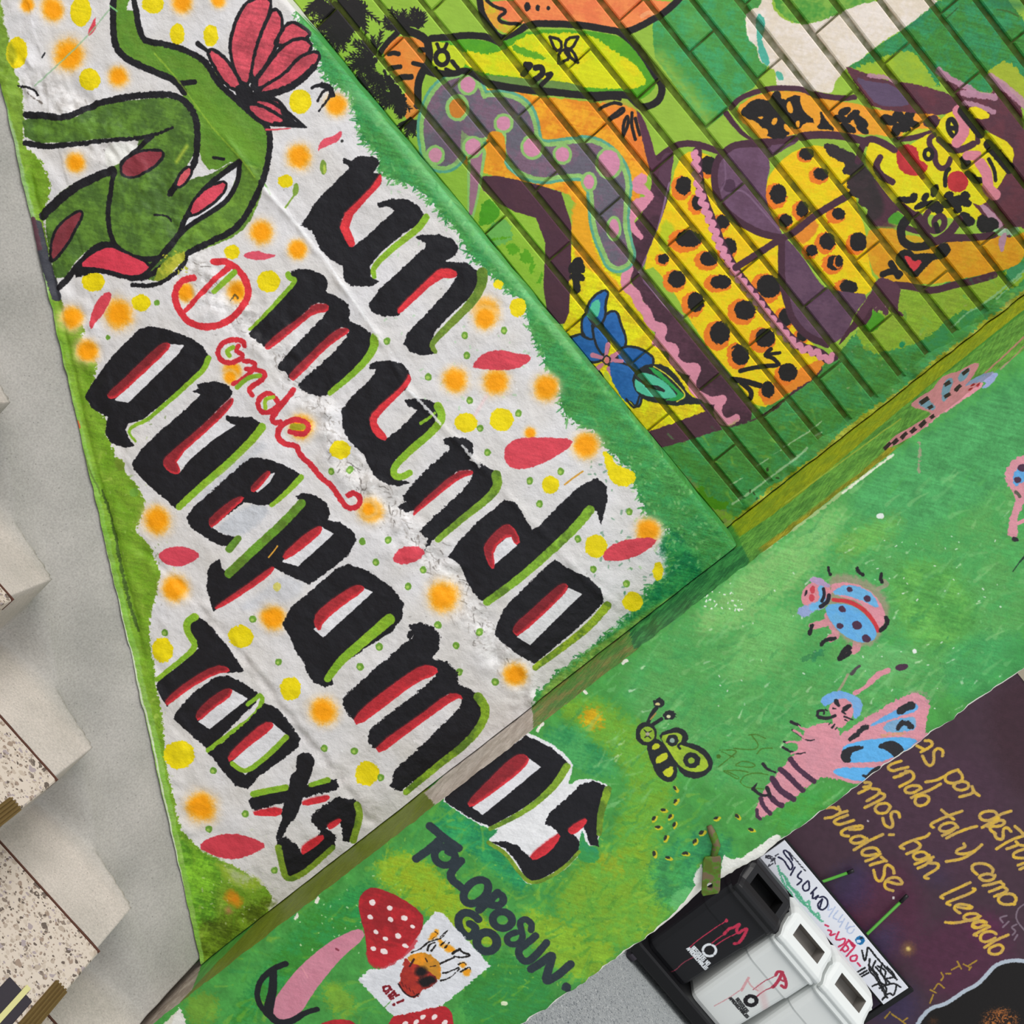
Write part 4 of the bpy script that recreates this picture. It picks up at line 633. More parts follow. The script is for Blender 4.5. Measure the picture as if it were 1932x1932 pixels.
# ------------------------------------------------------------------ mural on the brick infill
c = C_BRK
A_, B_, C_, D_, E_, F_, G_, H__ = (540, 0, 4.83), (900, 0, 4.83), (1250, 0, 5.52), (1582, 0, 5.52), (900, 350, 4.83), (1250, 320, 5.52), (1582, 320, 5.52), (1150, 650, 4.83)
PB, PO, BR, PL = '201C1D', '4B2A3A', 'E8921E', '67475F'
c.b[:] = hexc('97BC3E'); c.b *= (1 + .06 * c.n3 + .05 * c.st)[..., None]
c.crop(0, 0, 1)
c.poly('4C8F3C', '1190,830 1330,770 1440,780 1560,690 1650,590 1780,540 1932,440 2000,420 2000,640 1380,1060 1180,880', rough=4, c2='3E8A4C', var=.25)
c.poly('8FAE2E', '1180,760 1215,815 1260,870 1330,930 1395,985 1380,1010 1290,920 1170,780', rough=5, c2='8A7A4A', op=.8, soft=8)
c.crop(*G_); c.poly('94B036', '640,1240 950,1290 1640,1110 1932,950 1932,1180 1640,1300 1380,1480 1130,1560 980,1720 850,1790 640,1860 300,1932 160,1640 400,1560', rough=4, c2='86A82E', var=.2)
c.poly('46913E', '850,1790 980,1720 1060,1640 1130,1570 1300,1460 1400,1480 1440,1560 1100,1860 900,1932', rough=5, c2='3A8A52'); c.poly('3F8F60', '1720,1060 1932,940 1932,1080 1780,1180', rough=4); c.poly('1E8A5A', '620,1840 640,1790 690,1800 680,1850', rough=2)
c.poly('4E9A20', '250,1600 340,1440 420,1500 480,1530 430,1640 330,1700 270,1680', rough=3)
c.crop(*E_); c.poly('9CC23E', '0,0 140,100 300,190 630,320 600,1120 200,740 -80,380', rough=3, c2='93B936'); c.poly('4F9A1C', '60,110 200,190 200,300 100,350 0,370', rough=3); c.poly('6CB060', '100,380 240,290 320,400 300,520 140,560 90,470', rough=4, op=.8)
for t in ('260,540 330,520 400,600 300,640', '380,660 450,560 520,700 420,720', '470,740 520,680 520,780 490,820', '540,880 590,760 580,900', '120,500 200,470 320,470'): c.poly('63A61E', t, rough=4)
c.crop(*C_)
c.poly('4C9A46', '-100,120 190,-20 1040,-20 1020,90 930,90 860,170 880,380 980,470 1010,640 1100,700 980,830 960,910 780,1000 700,1090 660,1165 520,1280 440,1345 0,700 -100,570', rough=2, c2='3F9A5C', var=.15); c.stroke('9CC048', '-40,590 120,800 300,1020 500,1300', 90, soft=30, rough=8, op=.8); c.poly('6CAE4E', '250,100 400,250 420,380 300,330', soft=40, op=.6)
c.crop(*D_)
c.poly('3F8A34', '1060,-20 940,100 700,290 370,500 230,620 60,720 350,790 580,830 1060,940 1030,720 1250,850 1400,950 1620,980 1560,800 1950,1050 1950,-20', rough=3, c2='2F8450', var=.25); c.poly('1E7A5E', '1060,0 1000,60 760,300 700,270 960,60', soft=14, rough=3, op=.7); c.poly('1C6A4A', '1500,0 1932,0 1932,100 1700,90', soft=20, op=.7)
c.poly('A0BC2E', '60,720 250,690 430,620 640,520 790,560 900,700 1070,945 580,840 300,800', rough=4, c2='8FB034'); c.poly('A2B02E', '1540,780 1620,680 1740,630 1850,700 1950,860 1950,1050 1700,890', rough=4); c.stroke('3E5A1E', '1650,100 1780,120 1870,175', 12, op=.7); c.stroke('2C4A1A', '1120,190 1240,80', 9, op=.7)
c.poly('4E9838', '60,-20 360,-20 380,30 230,70 80,110 -60,200 -250,240 -420,250 -560,180 -650,80 -680,-20', rough=3, c2='7FAE44')
# pale llama-like figure
c.crop(*C_)
c.poly('E5D5C2', '1040,-20 1130,-20 1142,90 1250,215 1420,262 1640,228 1790,165 1932,95 2050,50 2200,20 2300,-20 2890,-20 2770,90 2530,280 2200,490 2060,620 1932,680 1860,770 1790,850 1770,965 1700,972 1600,950 1480,925 1380,900 1240,905 1180,880 1180,730 1100,690 1010,640 980,480 900,420 870,330 858,170 930,88 1010,85', rough=2, c2='E9DCD2', var=.05)
c.poly('4FB09A', '1000,130 1060,210 1062,290 1035,360 1030,450 1090,560 1112,690 1050,670 1000,560 985,400 972,200', rough=1.5); c.poly('5AB49E', '1180,740 1240,760 1258,830 1215,835 1180,790'); c.stroke('F2E4D4', '880,140 870,280 900,400', 14)
# orange fish on top
c.crop(*B_)
c.poly('F07C4A', '120,-20 1790,-20 1660,130 1480,230 1370,290 1300,262 1100,232 900,205 470,205 350,225 240,170 180,130', rough=1, c2='F28A4E', var=.06); c.poly('E8A238', '30,-20 110,40 210,90 175,150 230,215 400,230 300,312 180,270 80,160', c2='C9C226'); c.stroke('F8A06A', '1500,150 1560,110 1600,130', 30)
c.stroke(PB, '20,-10 40,130 120,250 200,350 300,340 380,290 470,212 700,215 870,222 1000,238 1200,275 1370,300 1600,180 1740,90 1850,-20', 52); c.stroke(PB, '85,0 150,60 285,98 180,160 230,212 390,215', 24)
for x, y, a, b in ((455, 60, 25, 38), (550, 68, 18, 26), (648, 72, 14, 18)): c.dot(PB, x, y, a, b)
# green and yellow fish
c.poly('5BA81E', '-389,350 -50,350 200,400 480,270 870,270 1200,310 1380,370 1500,500 1640,720 1600,830 1460,920 1380,860 1000,860 500,810 100,760 -50,700 -150,660 -400,650 -470,560', rough=1, c2='4E9A20')
c.poly('E9DC0C', '-180,455 0,480 100,500 250,455 420,340 470,310 900,300 1050,330 1250,470 1450,600 1530,720 1520,790 1380,805 1000,800 900,765 500,725 100,670 -60,625 -150,540', rough=3, c2='CBD40E', var=.12); c.poly('62A81E', '300,400 480,460 600,510 640,545 500,535 350,480', rough=3); c.poly('6A8A44', '0,680 300,700 900,760 1000,830 500,800 100,750', rough=2); c.poly('D9DC10', '950,560 1200,560 1450,690 1400,800 1000,800 900,700', rough=3, op=.8)
c.poly('C8D426', '-440,400 -380,370 -160,430 -100,560 -150,650 -410,640', rough=2)
c.stroke(PB, '-420,350 -250,335 -100,318 90,330 200,385', 52); c.stroke(PB, '1290,290 1380,350 1500,480 1620,680 1690,780 1670,900 1590,960 1490,980 1420,910 1370,855 1000,875 700,840 500,825 100,765 0,705 -90,672 -200,690 -350,682 -470,640', 56)
for t in ('660,335 760,360 770,450 710,465 660,335', '920,335 820,345 790,430 860,450 920,335', '740,575 740,470 820,440 850,530 740,575', '915,570 880,470 810,430 800,490 915,570'): c.stroke(PB, t, 22, sm=1)
for t, w in (('440,590 500,590 415,670', 44), ('530,620 590,610 600,680 500,740', 46), ('640,680 690,670 580,780', 36)): c.stroke(PB, t, w)
c.crop(*A_)
c.poly('F1923E', '890,440 1020,310 1260,370 1275,500 1260,600 1190,690 1165,880 1205,990 1180,1070 1090,1112 1060,930 1100,780 950,640 890,540', rough=1, c2='EC8434')
c.stroke(PB, '1020,270 1150,290 1270,350 1300,430 1300,560 1240,650 1195,760 1195,960', 62); c.stroke(PB, '1010,300 920,380 850,480', 44); c.stroke(PB, '1290,620 1380,690', 40)
for t, w in (('930,490 970,480 1020,490', 36), ('930,620 1035,608', 34), ('1000,715 1060,700 1135,700', 44), ('1155,575 1240,595', 34), ('1210,450 1255,455', 36), ('1320,640 1360,620', 30), ('1450,630 1500,650', 26), ('1510,560 1560,620', 34), ('1370,400 1400,470', 26), ('1460,400 1430,470', 26)): c.stroke(PB, t, w)
ring(c, PB, 1415, 525, 58, 66, 0, 36)
# palm crowns
g = np.random.default_rng(12)
for x, y, n, lo, hi, L_ in ((620, 60, 12, 20, 200, 270), (430, 120, 11, 60, 260, 220), (470, 300, 10, 50, 230, 230), (790, 500, 9, 100, 300, 250), (740, 560, 8, 60, 200, 210), (1010, 850, 9, 50, 190, 230), (870, 700, 8, 60, 200, 220), (1130, 1080, 7, 30, 150, 170), (1040, 260, 10, 170, 350, 230), (1200, 250, 7, 200, 320, 190), (700, 720, 7, 60, 180, 200), (300, -20, 8, 40, 150, 220)):
    for i in range(n):
        th = math.radians(lo + (hi - lo) * (i + g.uniform(.2, .8)) / n); l = L_ * g.uniform(.6, 1.05); b_ = g.normal(0, .35)
        p0 = np.array([x, y]); p1 = p0 + l * .5 * np.array([math.cos(th), math.sin(th)]); p2 = p1 + l * .5 * np.array([math.cos(th + b_), math.sin(th + b_)])
        c.stroke(PB, [p0, p1, p2], 20, w2=7)
        for f in np.linspace(.3, .92, 5):
            q = p0 + (p1 - p0) * f * 2 if f < .5 else p1 + (p2 - p1) * (f - .5) * 2
            for sg_ in (-1, 1):
                a2 = th + b_ * f + sg_ * g.uniform(.5, .8); ll = 52 * (1.15 - f * .5)
                c.stroke(PB, [q, q + ll * np.array([math.cos(a2), math.sin(a2)])], 13, w2=5)
for t in ('430,-20 740,-20 690,230 600,300 540,420 480,400 420,250 330,120', '700,490 790,500 840,560 790,620 720,590', '880,640 960,700 1070,860 1100,960 1070,1100 1000,1060 970,900 900,760'): c.poly(PB, t, rough=6)
# orange ground of the seated figure
c.crop(*B_)
c.poly('EE8E20', '60,800 300,810 500,870 1000,930 1420,960 1480,1100 1570,1480 1570,1570 1490,1700 1460,2000 1200,2100 880,1840 820,1750 540,1690 370,1640 60,1590 -260,1400 -200,900', rough=2, c2='F2A824', var=.1); c.poly('F27A38', '1080,930 1420,960 1500,1200 1560,1500 1540,1560 1300,1250', soft=20, op=.7)
for t in ('1070,910 1240,890 1300,905', '1110,990 1240,930 1310,950', '1200,1080 1290,1010 1330,980 1340,1020 1210,1090', '1330,1240 1330,1130 1370,1040 1380,1120 1330,1240', '1440,1270 1400,1130 1410,1030', '1480,1230 1440,1080'): c.stroke(PB, t, 24)
c.crop(0, 0, 1)
c.poly('EBC812', '1076,443 1109,412 1138,503 1160,520 1185,526 1190,557 1210,598 1252,660 1300,712 1330,766 1334,780 1274,800 1241,811 1210,820 1170,760 1120,690 1070,640 1060,621 1072,574', rough=2, c2='E3D60E', var=.2); c.poly('F0A61E', '1080,372 1120,390 1112,440 1135,510 1160,525 1175,560 1130,520 1075,480', rough=3, soft=5)
# purple doorway frame
c.crop(500, 0, 2.76)
c.poly('55303F', '1140,905 1380,950 1592,1020 1590,1600 1545,1710 1445,1612 1465,1150 1250,1085 1100,960', rough=.8, c2='4E2C3C')
c.crop(*H__); c.poly('553040', '285,815 440,768 600,712 870,610 1020,770 740,862 440,945 370,940', rough=1.5, sm=0)
c.poly('4E2C3C', '1100,760 1300,690 1420,640 1560,560 1800,250 1932,150 1932,260 1640,470 1420,620 1340,680', rough=1)
c.crop(*B_); c.poly('5C3448', '1440,1000 1490,1040 1560,1200 1640,1480 1700,1400 1780,1350 1790,1450 1740,1700 1700,2000 1560,2000 1560,1800 1600,1650 1560,1500', rough=1)
c.crop(0, 0, 1)
c.poly('4A2B3A', '1239,320 1268,310 1258,385 1239,437 1223,485 1206,511 1328,650 1382,718 1432,786 1363,812 1332,780 1299,729 1266,689 1241,650 1227,588 1206,557 1186,522 1196,480 1190,430 1215,400', rough=1, c2='553142', var=.15); c.stroke('8A6A88', '1262,345 1240,440 1207,512', 3); c.stroke('9A7A98', '1207,512 1250,570 1285,600', 6, w2=10, op=.8); c.stroke('7A5A7A', '1215,530 1300,620 1380,715 1425,775', 5, op=.7)
c.crop(*E_); c.stroke('DF8CA5', '1500,-60 1440,0 1540,60 1600,100 1450,190 1400,260 1380,330 1430,400 1490,470', 84, rough=1.5, ws=[90, 110, 60, 40, 130, 110, 70, 60, 40]); c.stroke('DF8CA5', '1380,760 1340,850 1360,930 1450,990 1470,1090 1550,1150 1560,1230 1620,1290 1700,1300 1650,1390 1700,1470 1800,1480 1780,1560 1830,1650 1950,1690', 78, rough=1.5)
c.crop(*H__); c.stroke('DF8CA5', '420,-20 560,40 590,140 680,210 810,200 760,300 740,380 820,470 940,520 1050,480 980,560 990,660 1060,720 1150,670', 64, rough=1.2)
# spotted purple creature
c.crop(500, 0, 2.76)
bp = '925,770 920,640 960,520 1040,470 1060,560 1100,640 1190,580 1300,600 1330,690 1330,790 1430,850 1560,830 1700,820 1790,930 1790,1060 1790,1180 1840,1330'
ws = [170, 190, 170, 130, 150, 170, 150, 140, 130, 150, 140, 130, 150, 165, 140, 125, 100]
for k_, e_ in (('5FA58C', 66), ('93BF6E', 40), ('84647A', 0)): c.stroke(k_, bp, ws=[w + e_ for w in ws], rough=1, c2='68616F' if e_ == 0 else None, var=.15)
c.stroke('93BF6E', '1100,800 1085,1000 1070,1130', 88, w2=30); c.stroke('A57089', '1100,800 1085,1000 1070,1110', 56, w2=16); c.poly('6A4A62', '960,620 1050,660 1060,800 950,860 860,800 870,700', soft=14, op=.4)
for x, y, a, b in ((1055, 440, 38, 40), (1080, 765, 40, 42), (885, 808, 34, 36), (1240, 642, 36, 36), (1390, 765, 46, 50), (1547, 805, 34, 38), (1790, 850, 56, 70), (1685, 947, 26, 36), (1815, 1190, 24, 50)): c.dot('93BF6E', x, y, a + 16, b + 16); c.dot('D98CAB', x, y, a, b)
c.dot('93BF6E', 1000, 560, 62, 72); c.dot('D07C2A', 1000, 562, 42, 52); c.poly('E9921E', '1150,700 1190,680 1245,700 1250,800 1240,860 1160,840', rough=1)
c.crop(*B_); c.stroke(PB, '-480,610 -350,670 -200,672 -130,640 -60,655 0,700 100,765 250,795 500,828', 48)
# blue flower
c.crop(*E_)
for t in ('840,1400 960,1360 1080,1400 1150,1560 1090,1600 960,1590 860,1500', '970,1360 960,1220 1010,1160 1060,1300 1060,1400', '1060,1280 1120,1320 1200,1420 1160,1560 1080,1420', '1130,1260 1200,1160 1270,1160 1290,1260 1350,1400 1320,1500 1250,1420', '1260,1560 1340,1470 1500,1500 1620,1600 1500,1700 1420,1700', '1200,1600 1420,1660 1500,1850 1470,2020 1420,1960 1300,1850', '960,1620 1100,1680 1200,1900 1260,2000 1100,1900 1000,1740', '1000,1140 1060,1020 1190,950 1150,1080 1160,1180 1100,1290 1040,1220'):
    P_ = c.pts(t); ck = (c.cx, c.cy, c.ck); c.crop(0, 0, 1); c.stroke('26262C', np.vstack([P_, P_[:1]]), 9); c.poly('1F5CA6', P_, c2='2A66B0', rough=.8); c.crop(*ck)
c.poly('57C0A0', '1010,1150 1060,1050 1120,1040 1110,1180 1050,1210'); c.stroke('2FA086', '1010,1180 1090,1250', 26)
for t in ('1190,1450 1170,1560', '1050,1545 1140,1570', '1210,1590 1320,1600', '1230,1560 1290,1520', '1080,1680 1140,1630', '1200,1670 1240,1750'): c.stroke('D07C98', t, 40, w2=26)
c.stroke('26262C', '1140,1600 1170,1540 1220,1580 1180,1640 1140,1600', 12); c.dot('E07A7A', 1180, 1592, 22, 28); c.poly('C8C838', '1160,1680 1210,1740 1190,1850 1150,1760')
c.crop(*H__)
c.poly('26282A', '230,250 330,180 500,180 620,300 730,480 830,500 860,540 700,540 600,560 480,540 300,500 220,400 200,330', rough=1); c.poly('2E9A4A', '340,210 420,220 540,330 640,430 700,480 620,510 480,510 640,470 560,380', rough=1); c.poly('58C0A0', '270,260 350,260 500,340 600,450 600,480 480,490 420,480 300,460 230,400 230,320', rough=1); c.stroke('26282A', '240,300 330,370 400,400 490,425', 22, w2=8); c.stroke('26282A', '330,380 430,380 490,420', 18); c.stroke('E0D040', '400,200 520,270 640,390 700,470 610,520', 8)
c.poly('1F5CA6', '0,130 120,240 190,300 240,480 240,560 180,500 140,530 60,400 10,300', c2='2A66B0'); c.stroke('26262C', '30,440 140,560 190,600', 20, w2=6); c.stroke('26262C', '150,500 230,600 270,470', 16)
c.crop(*E_); c.poly(PB, '830,740 900,650 950,660 985,770 970,800 930,790 980,830 970,870 920,870 945,940 920,985 880,980 870,850 830,840 870,790 830,800', rough=1); c.poly('F0C828', '835,865 862,862 862,910 832,912')
# leopard dress
c.crop(0, 0, 1)
c.poly('F1D60C', '1278,300 1305,283 1355,300 1352,370 1378,402 1440,440 1482,446 1476,530 1490,600 1530,650 1562,672 1530,715 1480,735 1432,778 1385,712 1330,650 1240,500 1208,512 1258,390', rough=1, c2='F0C20E', var=.1); c.poly('F1D60C', '1443,345 1470,305 1505,281 1545,272 1585,292 1605,330 1620,400 1633,436 1642,519 1655,528 1636,556 1600,564 1565,545 1500,450 1453,420 1447,380', rough=1, c2='F0C20E', var=.1)
c.poly('A8C828', '1250,410 1275,430 1262,480 1240,470', soft=6, op=.7); c.poly('E88A2A', '1495,425 1535,412 1545,430 1520,460 1500,455', soft=3)
c.poly('EE8A2A', '1440,735 1500,700 1560,672 1540,710 1490,740 1440,772', rough=2)
sp = [(215, 170, 75, 90), (365, 345, 58, 75), (620, 545, 66, 66), (270, 720, 125, 85), (480, 930, 88, 72), (10, 930, 50, 45), (145, 1140, 85, 82), (340, 1380, 82, 96), (605, 1170, 102, 66), (690, 800, 74, 84), (1105, 1215, 118, 112), (855, 1460, 105, 95), (1280, 1530, 72, 85), (595, 1700, 98, 112), (1065, 1750, 98, 95), (1450, 1735, 55, 48), (1205, 250, 84, 95), (1455, 410, 60, 76), (1282, 525, 66, 58), (1715, 745, 78, 82), (1822, 465, 70, 62), (1552, 843, 56, 54), (1790, 970, 78, 74), (1915, 1225, 80, 70), (1650, 45, 72, 60), (790, 1900, 70, 80)]
c.crop(*F_)
for x, y, a, b in sp: c.dot('F07C22', x - a * .34, y + b * .26, a * 1.42, b * 1.42, rough=3)
for x, y, a, b in sp: c.dot(PB, x, y, a * 1.06, b * 1.06, rough=2.2)
c.crop(*C_)
for x, y, a, b in ((480, 1720, 95, 92), (1500, 1600, 78, 62)): c.dot('F07C22', x - a * .3, y + b * .3, a * 1.1, b * 1.15, rough=2); c.dot(PB, x, y, a, b, rough=2)
c.crop(*G_)
for x, y, a, b in ((-5, 460, 62, 58), (205, 750, 92, 100), (0, 950, 40, 60), (105, 1222, 92, 68)): c.dot('F07C22', x - a * .34, y + b * .25, a * 1.1, b * 1.12, rough=2); c.dot(PB, x, y, a, b, rough=2)
c.crop(*H__)
for x, y, a, b in ((1190, 100, 80, 88), (1622, 252, 84, 82), (1442, 410, 58, 74)): c.dot('F07C22', x - a * .3, y + b * .3, a * 1.15, b * 1.15, rough=2); c.dot(PB, x, y, a, b, rough=2)
for t, w in (('1190,240 1290,215 1380,200 1520,190', 34), ('1540,180 1490,120 1400,100 1470,40', 30), ('1430,90 1550,75', 24), ('1120,320 1220,330 1370,375', 44), ('1200,350 1290,420 1290,490 1240,510', 36)): c.stroke(PB, t, w)
def wavy(t, amp, per, n=90):
    P = c.pts(t); P = chaikin(P, 3, False); s_ = np.r_[0, np.cumsum(np.hypot(*np.diff(P, axis=0).T))]
    u = np.linspace(0, s_[-1], n); X = np.interp(u, s_, P[:, 0]); Y = np.interp(u, s_, P[:, 1])
    T_ = np.stack([np.gradient(X), np.gradient(Y)], 1); T_ /= np.hypot(*T_.T)[:, None]
    o = amp * np.sin(u / per * 2 * np.pi)
    return np.stack([X - T_[:, 1] * o, Y + T_[:, 0] * o], 1)
c.crop(*F_); tr = '340,-180 350,60 400,300 470,480 530,620 580,760 650,900 710,1010 780,1110 850,1200 920,1290 1010,1400 1070,1490 1150,1580 1250,1690 1330,1780 1430,1860 1530,1880 1650,1932 1700,1990 1770,1950'
P_ = c.pts(tr); wv = wavy(tr, 4.4, 18, 160); c.crop(0, 0, 1); c.stroke('4A2A3C', P_ + [3, -1], 15, rough=1); c.stroke('DF8FAA', wv, 9.5, sm=0, rough=.8)
# bodice
c.crop(*C_); c.poly(PL, '1000,1475 1120,1465 1390,1425 1400,1480 1250,1560 1110,1650 1050,1600', rough=1); c.stroke(PO, '-40,1640 60,1560 160,1500 320,1490 480,1540 640,1590', 56); c.stroke(PO, '640,1590 760,1510 900,1480 1020,1470', 46); c.poly('5C3A4E', '0,1600 110,1590 100,1700 60,1932 -60,2000 -30,1750', rough=1)
c.crop(0, 0, 1)
c.poly(PL, '1350,305 1366,288 1388,274 1435,270 1450,297 1452,320 1446,338 1443,383 1477,440 1466,446 1431,440 1395,421 1366,400 1354,378 1346,342', c2='6E4E68', rough=.8); c.stroke('4A2B3B', '1449,272 1390,270 1366,286 1350,305 1346,342 1355,378 1370,400 1400,423 1435,441 1470,448', 11)
c.poly('5F4159', '1476,452 1473,483 1473,528 1484,565 1487,592 1504,619 1540,642 1567,652 1596,630 1612,590 1640,556 1600,552 1558,546 1540,528 1513,483 1486,452', c2='67485F', rough=.8); c.stroke('4A2B3B', '1474,455 1473,528 1485,570 1492,600 1520,634 1560,650', 11); c.poly('4A2838', '1590,634 1622,590 1650,560 1640,610 1612,618 1580,655', rough=1)
c.dot('4E3248', 1375, 350, 12, 12); c.stroke('8A6A86', '1375,365 1400,355 1440,400 1470,435', 2.5, op=.7); c.stroke('8A6A86', '1366,300 1370,340 1360,360', 2.5, op=.5)
c.crop(*F_); c.stroke('4A2B3B', '760,1020 1000,870 1240,710 1350,670 1560,490 1740,380 1930,270', 62)
c.crop(*D_); c.poly('332A2C', '-180,1500 -60,1500 60,1560 170,1610 250,1680 330,1790 460,1980 60,1990 150,1830 20,1800 90,1710 -80,1640', rough=2)
c.crop(*G_); c.poly('332A2C', '20,-20 320,10 500,260 630,400 560,470 480,560 400,590 330,560 290,500 315,400 200,365 215,285 80,265 155,180 70,140 145,50', rough=1.5, c2='3A2C30'); c.poly('57303F', '360,80 500,260 630,400 560,470 500,540 620,600 400,600 330,560 470,480 480,330', soft=8, op=.9)
# upper arm with leaf tattoos
c.crop(*C_)
c.poly('EFA428', '770,1120 920,1010 1150,945 1460,955 1600,1005 1850,1060 2040,1085 2240,1150 2560,1160 2900,1180 2860,1380 2430,1430 2210,1395 1930,1400 1650,1370 1420,1375 1200,1450 1020,1450 940,1350 800,1240', rough=1.5, c2='F29A2E')
c.stroke(PO, '715,1115 800,1020 1000,940 1200,912 1460,925 1560,980 1850,1030 2000,1010', 46); c.stroke(PO, '660,1180 740,1290 840,1400 930,1450', 50, w2=26); c.stroke(PO, '1440,1420 1600,1400 1850,1410 2000,1440 2180,1500 2350,1590 2460,1560', 70, w2=60); c.stroke(PO, '1020,1480 1200,1470 1380,1440', 60)
c.poly(PB, '800,1160 960,1020 1120,1060 1150,950 1220,950 1240,1060 1420,965 1440,1120 1600,1280 1480,1270 1420,1350 1310,1290 1310,1430 1100,1450 1010,1270 850,1220', rough=1.5); c.poly(PB, '1640,1140 1700,1260 1800,1360 1700,1340 1600,1340 1650,1260', rough=1)
for t in ('1300,1060 1330,1060 1360,1170 1320,1180 1290,1120', '1150,1230 1200,1225 1170,1300 1130,1290', '1010,1350 1060,1330 1105,1370 1070,1430 1010,1400', '1385,1262 1428,1258 1420,1330 1385,1310', '1260,1290 1310,1300 1350,1380 1270,1350', '780,1130 900,1035 850,1090 800,1150', '985,1215 1050,1215 1020,1240', '1430,1070 1440,990 1500,980 1600,1120 1640,1240 1500,1200'): c.poly('EFA02A', t, rough=.8)
c.crop(*D_)
for x, y, a, b, r in ((60, 1160, 70, 38, -30), (150, 1200, 80, 40, -40), (100, 1330, 90, 40, 30), (40, 1240, 90, 34, 20), (230, 1270, 90, 50, 40), (250, 1350, 70, 34, 30), (520, 1250, 90, 50, 20), (620, 1210, 60, 60, 60), (700, 1260, 80, 60, 0), (600, 1350, 44, 70, 0), (680, 1340, 90, 40, 20), (770, 1290, 80, 34, 10), (740, 1190, 50, 40, 0), (960, 1260, 50, 80, 60), (1030, 1290, 60, 50, 0), (830, 1480, 10, 10, 0)): c.dot(PB if x < 900 else PO, x, y, a, b, rot=r)
c.poly('C8CC2A', '620,1400 780,1350 950,1330 960,1370 760,1420', rough=2); c.stroke(PO, '600,1450 760,1440 900,1400 960,1380', 46)
# hair
c.poly('5B323F', '60,700 130,705 350,800 580,850 800,880 1070,950 1200,1010 1230,990 1030,740 1040,720 1250,850 1400,960 1620,1000 1570,790 1700,850 1950,1130 1950,2300 1800,2000 1740,1800 1830,1690 1800,1510 1600,1400 1450,1300 1250,1130 1080,1200 920,1175 700,1170 380,1130 260,980', rough=1.5, c2='65333F'); c.poly('5F4B66', '165,795 300,850 580,880 750,1080 640,1110 400,1100 280,950', rough=1)
for t, w in (('320,790 480,800 600,850', 34), ('1040,730 1200,850 1350,910 1400,960', 50), ('1300,970 1450,990 1620,1010', 60), ('1580,800 1750,920 1950,1100', 66), ('1310,1070 1450,1100 1610,1170', 40)): c.stroke('C08CA2', t, w, rough=2, op=.9)
c.crop(*G_); c.poly('5B323F', '1640,-60 1950,-200 1950,640 1880,580 1800,650 1730,880 1690,880 1640,740 1710,620 1520,560 1440,440 1350,200 1360,160 1500,220 1640,230', rough=1.5, c2='65333F'); c.poly('B98AA0', '1410,290 1600,430 1730,590 1740,720 1700,890 1650,740 1700,640 1560,500', rough=1)
c.poly('9ACBA0', '1590,620 1700,620 1760,640 1850,580 1890,660 1810,680 1640,690', rough=3, op=.8)
# face
c.crop(*D_)
c.poly('EFD50F', '290,1560 340,1455 500,1560 620,1590 900,1410 1000,1380 1080,1210 1250,1130 1450,1350 1600,1400 1800,1510 1825,1650 1740,1810 1650,1960 1500,2150 1360,2090 1500,2240 1500,2290 1180,2280 800,2200 600,2130 480,1980 370,1830 285,1690', rough=1, c2='DFD514', var=.1); c.poly('EFD80F', '1330,1130 1450,1110 1600,1220 1430,1250', rough=1)
c.poly('C83439', '610,1560 700,1495 800,1530 832,1600 830,1670 900,1690 925,1740 880,1815 760,1830 670,1800 605,1700', rough=1.5, c2='B42C32'); c.stroke('8E1E20', '640,1540 760,1680 880,1840', 34, op=.8, rough=2); c.dot('C83439', 1240, 1890, 110, 112, c2='B42C32')
for t, w, k_ in (('430,1640 385,1720 430,1820 560,1895', 56, PO), ('1000,1400 940,1440 950,1520 1010,1590 1000,1680 1060,1760 1130,1740 1165,1650', 46, PO), ('1050,1450 1150,1540 1260,1570 1400,1500', 60, PO), ('1150,1760 1110,1800 1110,1930', 36, PB), ('1560,1660 1620,1770 1630,1880', 30, PB), ('1290,1650 1380,1700 1310,1750 1300,1660', 40, PB), ('1350,1800 1420,1870 1480,1880', 50, PB), ('1440,1370 1450,1480', 40, PO), ('200,1680 230,1560 280,1440 420,1460 580,1560', 56, PO)): c.stroke(k_, t, w)
ring(c, PB, 935, 1605, 42, 54, 0, 34); ring(c, PB, 1185, 1330, 44, 92, -15, 40); c.stroke(PB, '1150,1330 1240,1340', 40)
c.stroke('DC8495', '1240,1150 1310,1280 1300,1400 1230,1480', 96, rough=1); c.stroke('DC8495', '1340,1620 1440,1620', 84); c.stroke('DC8495', '1470,1700 1540,1800 1550,1920 1560,1970 1630,2030', 92)
for t, w in (('1290,1150 1480,1390', 90), ('1560,1500 1780,1760', 90)): c.stroke('1A1414', t, w, rough=1)
# flowers and swirls under the face
c.crop(*G_)
for x, y, a, b, r in ((700, 315, 95, 34, 5), (780, 290, 50, 40, -60), (900, 290, 50, 30, -50), (860, 370, 80, 34, -30), (1000, 380, 90, 60, 20), (1000, 220, 36, 70, 20), (1040, 420, 40, 50, 0), (1150, 270, 50, 44, 0), (1140, 350, 80, 44, -20), (1240, 330, 80, 60, -40), (1320, 270, 50, 44, 0), (1330, 350, 50, 36, 0), (1240, 410, 40, 44, 0), (1310, 500, 60, 56, 0), (1360, 540, 60, 50, 0), (1300, 560, 40, 40, 0), (1500, 560, 60, 90, 0), (1560, 610, 60, 50, 0), (1600, 560, 70, 60, 30), (1130, 810, 50, 56, 0), (1070, 850, 60, 50, 0)): c.dot(PB, x, y, a, b, rot=r, rough=1.5)
c.poly('4E9A28', '490,540 600,430 690,490 640,580', rough=1)
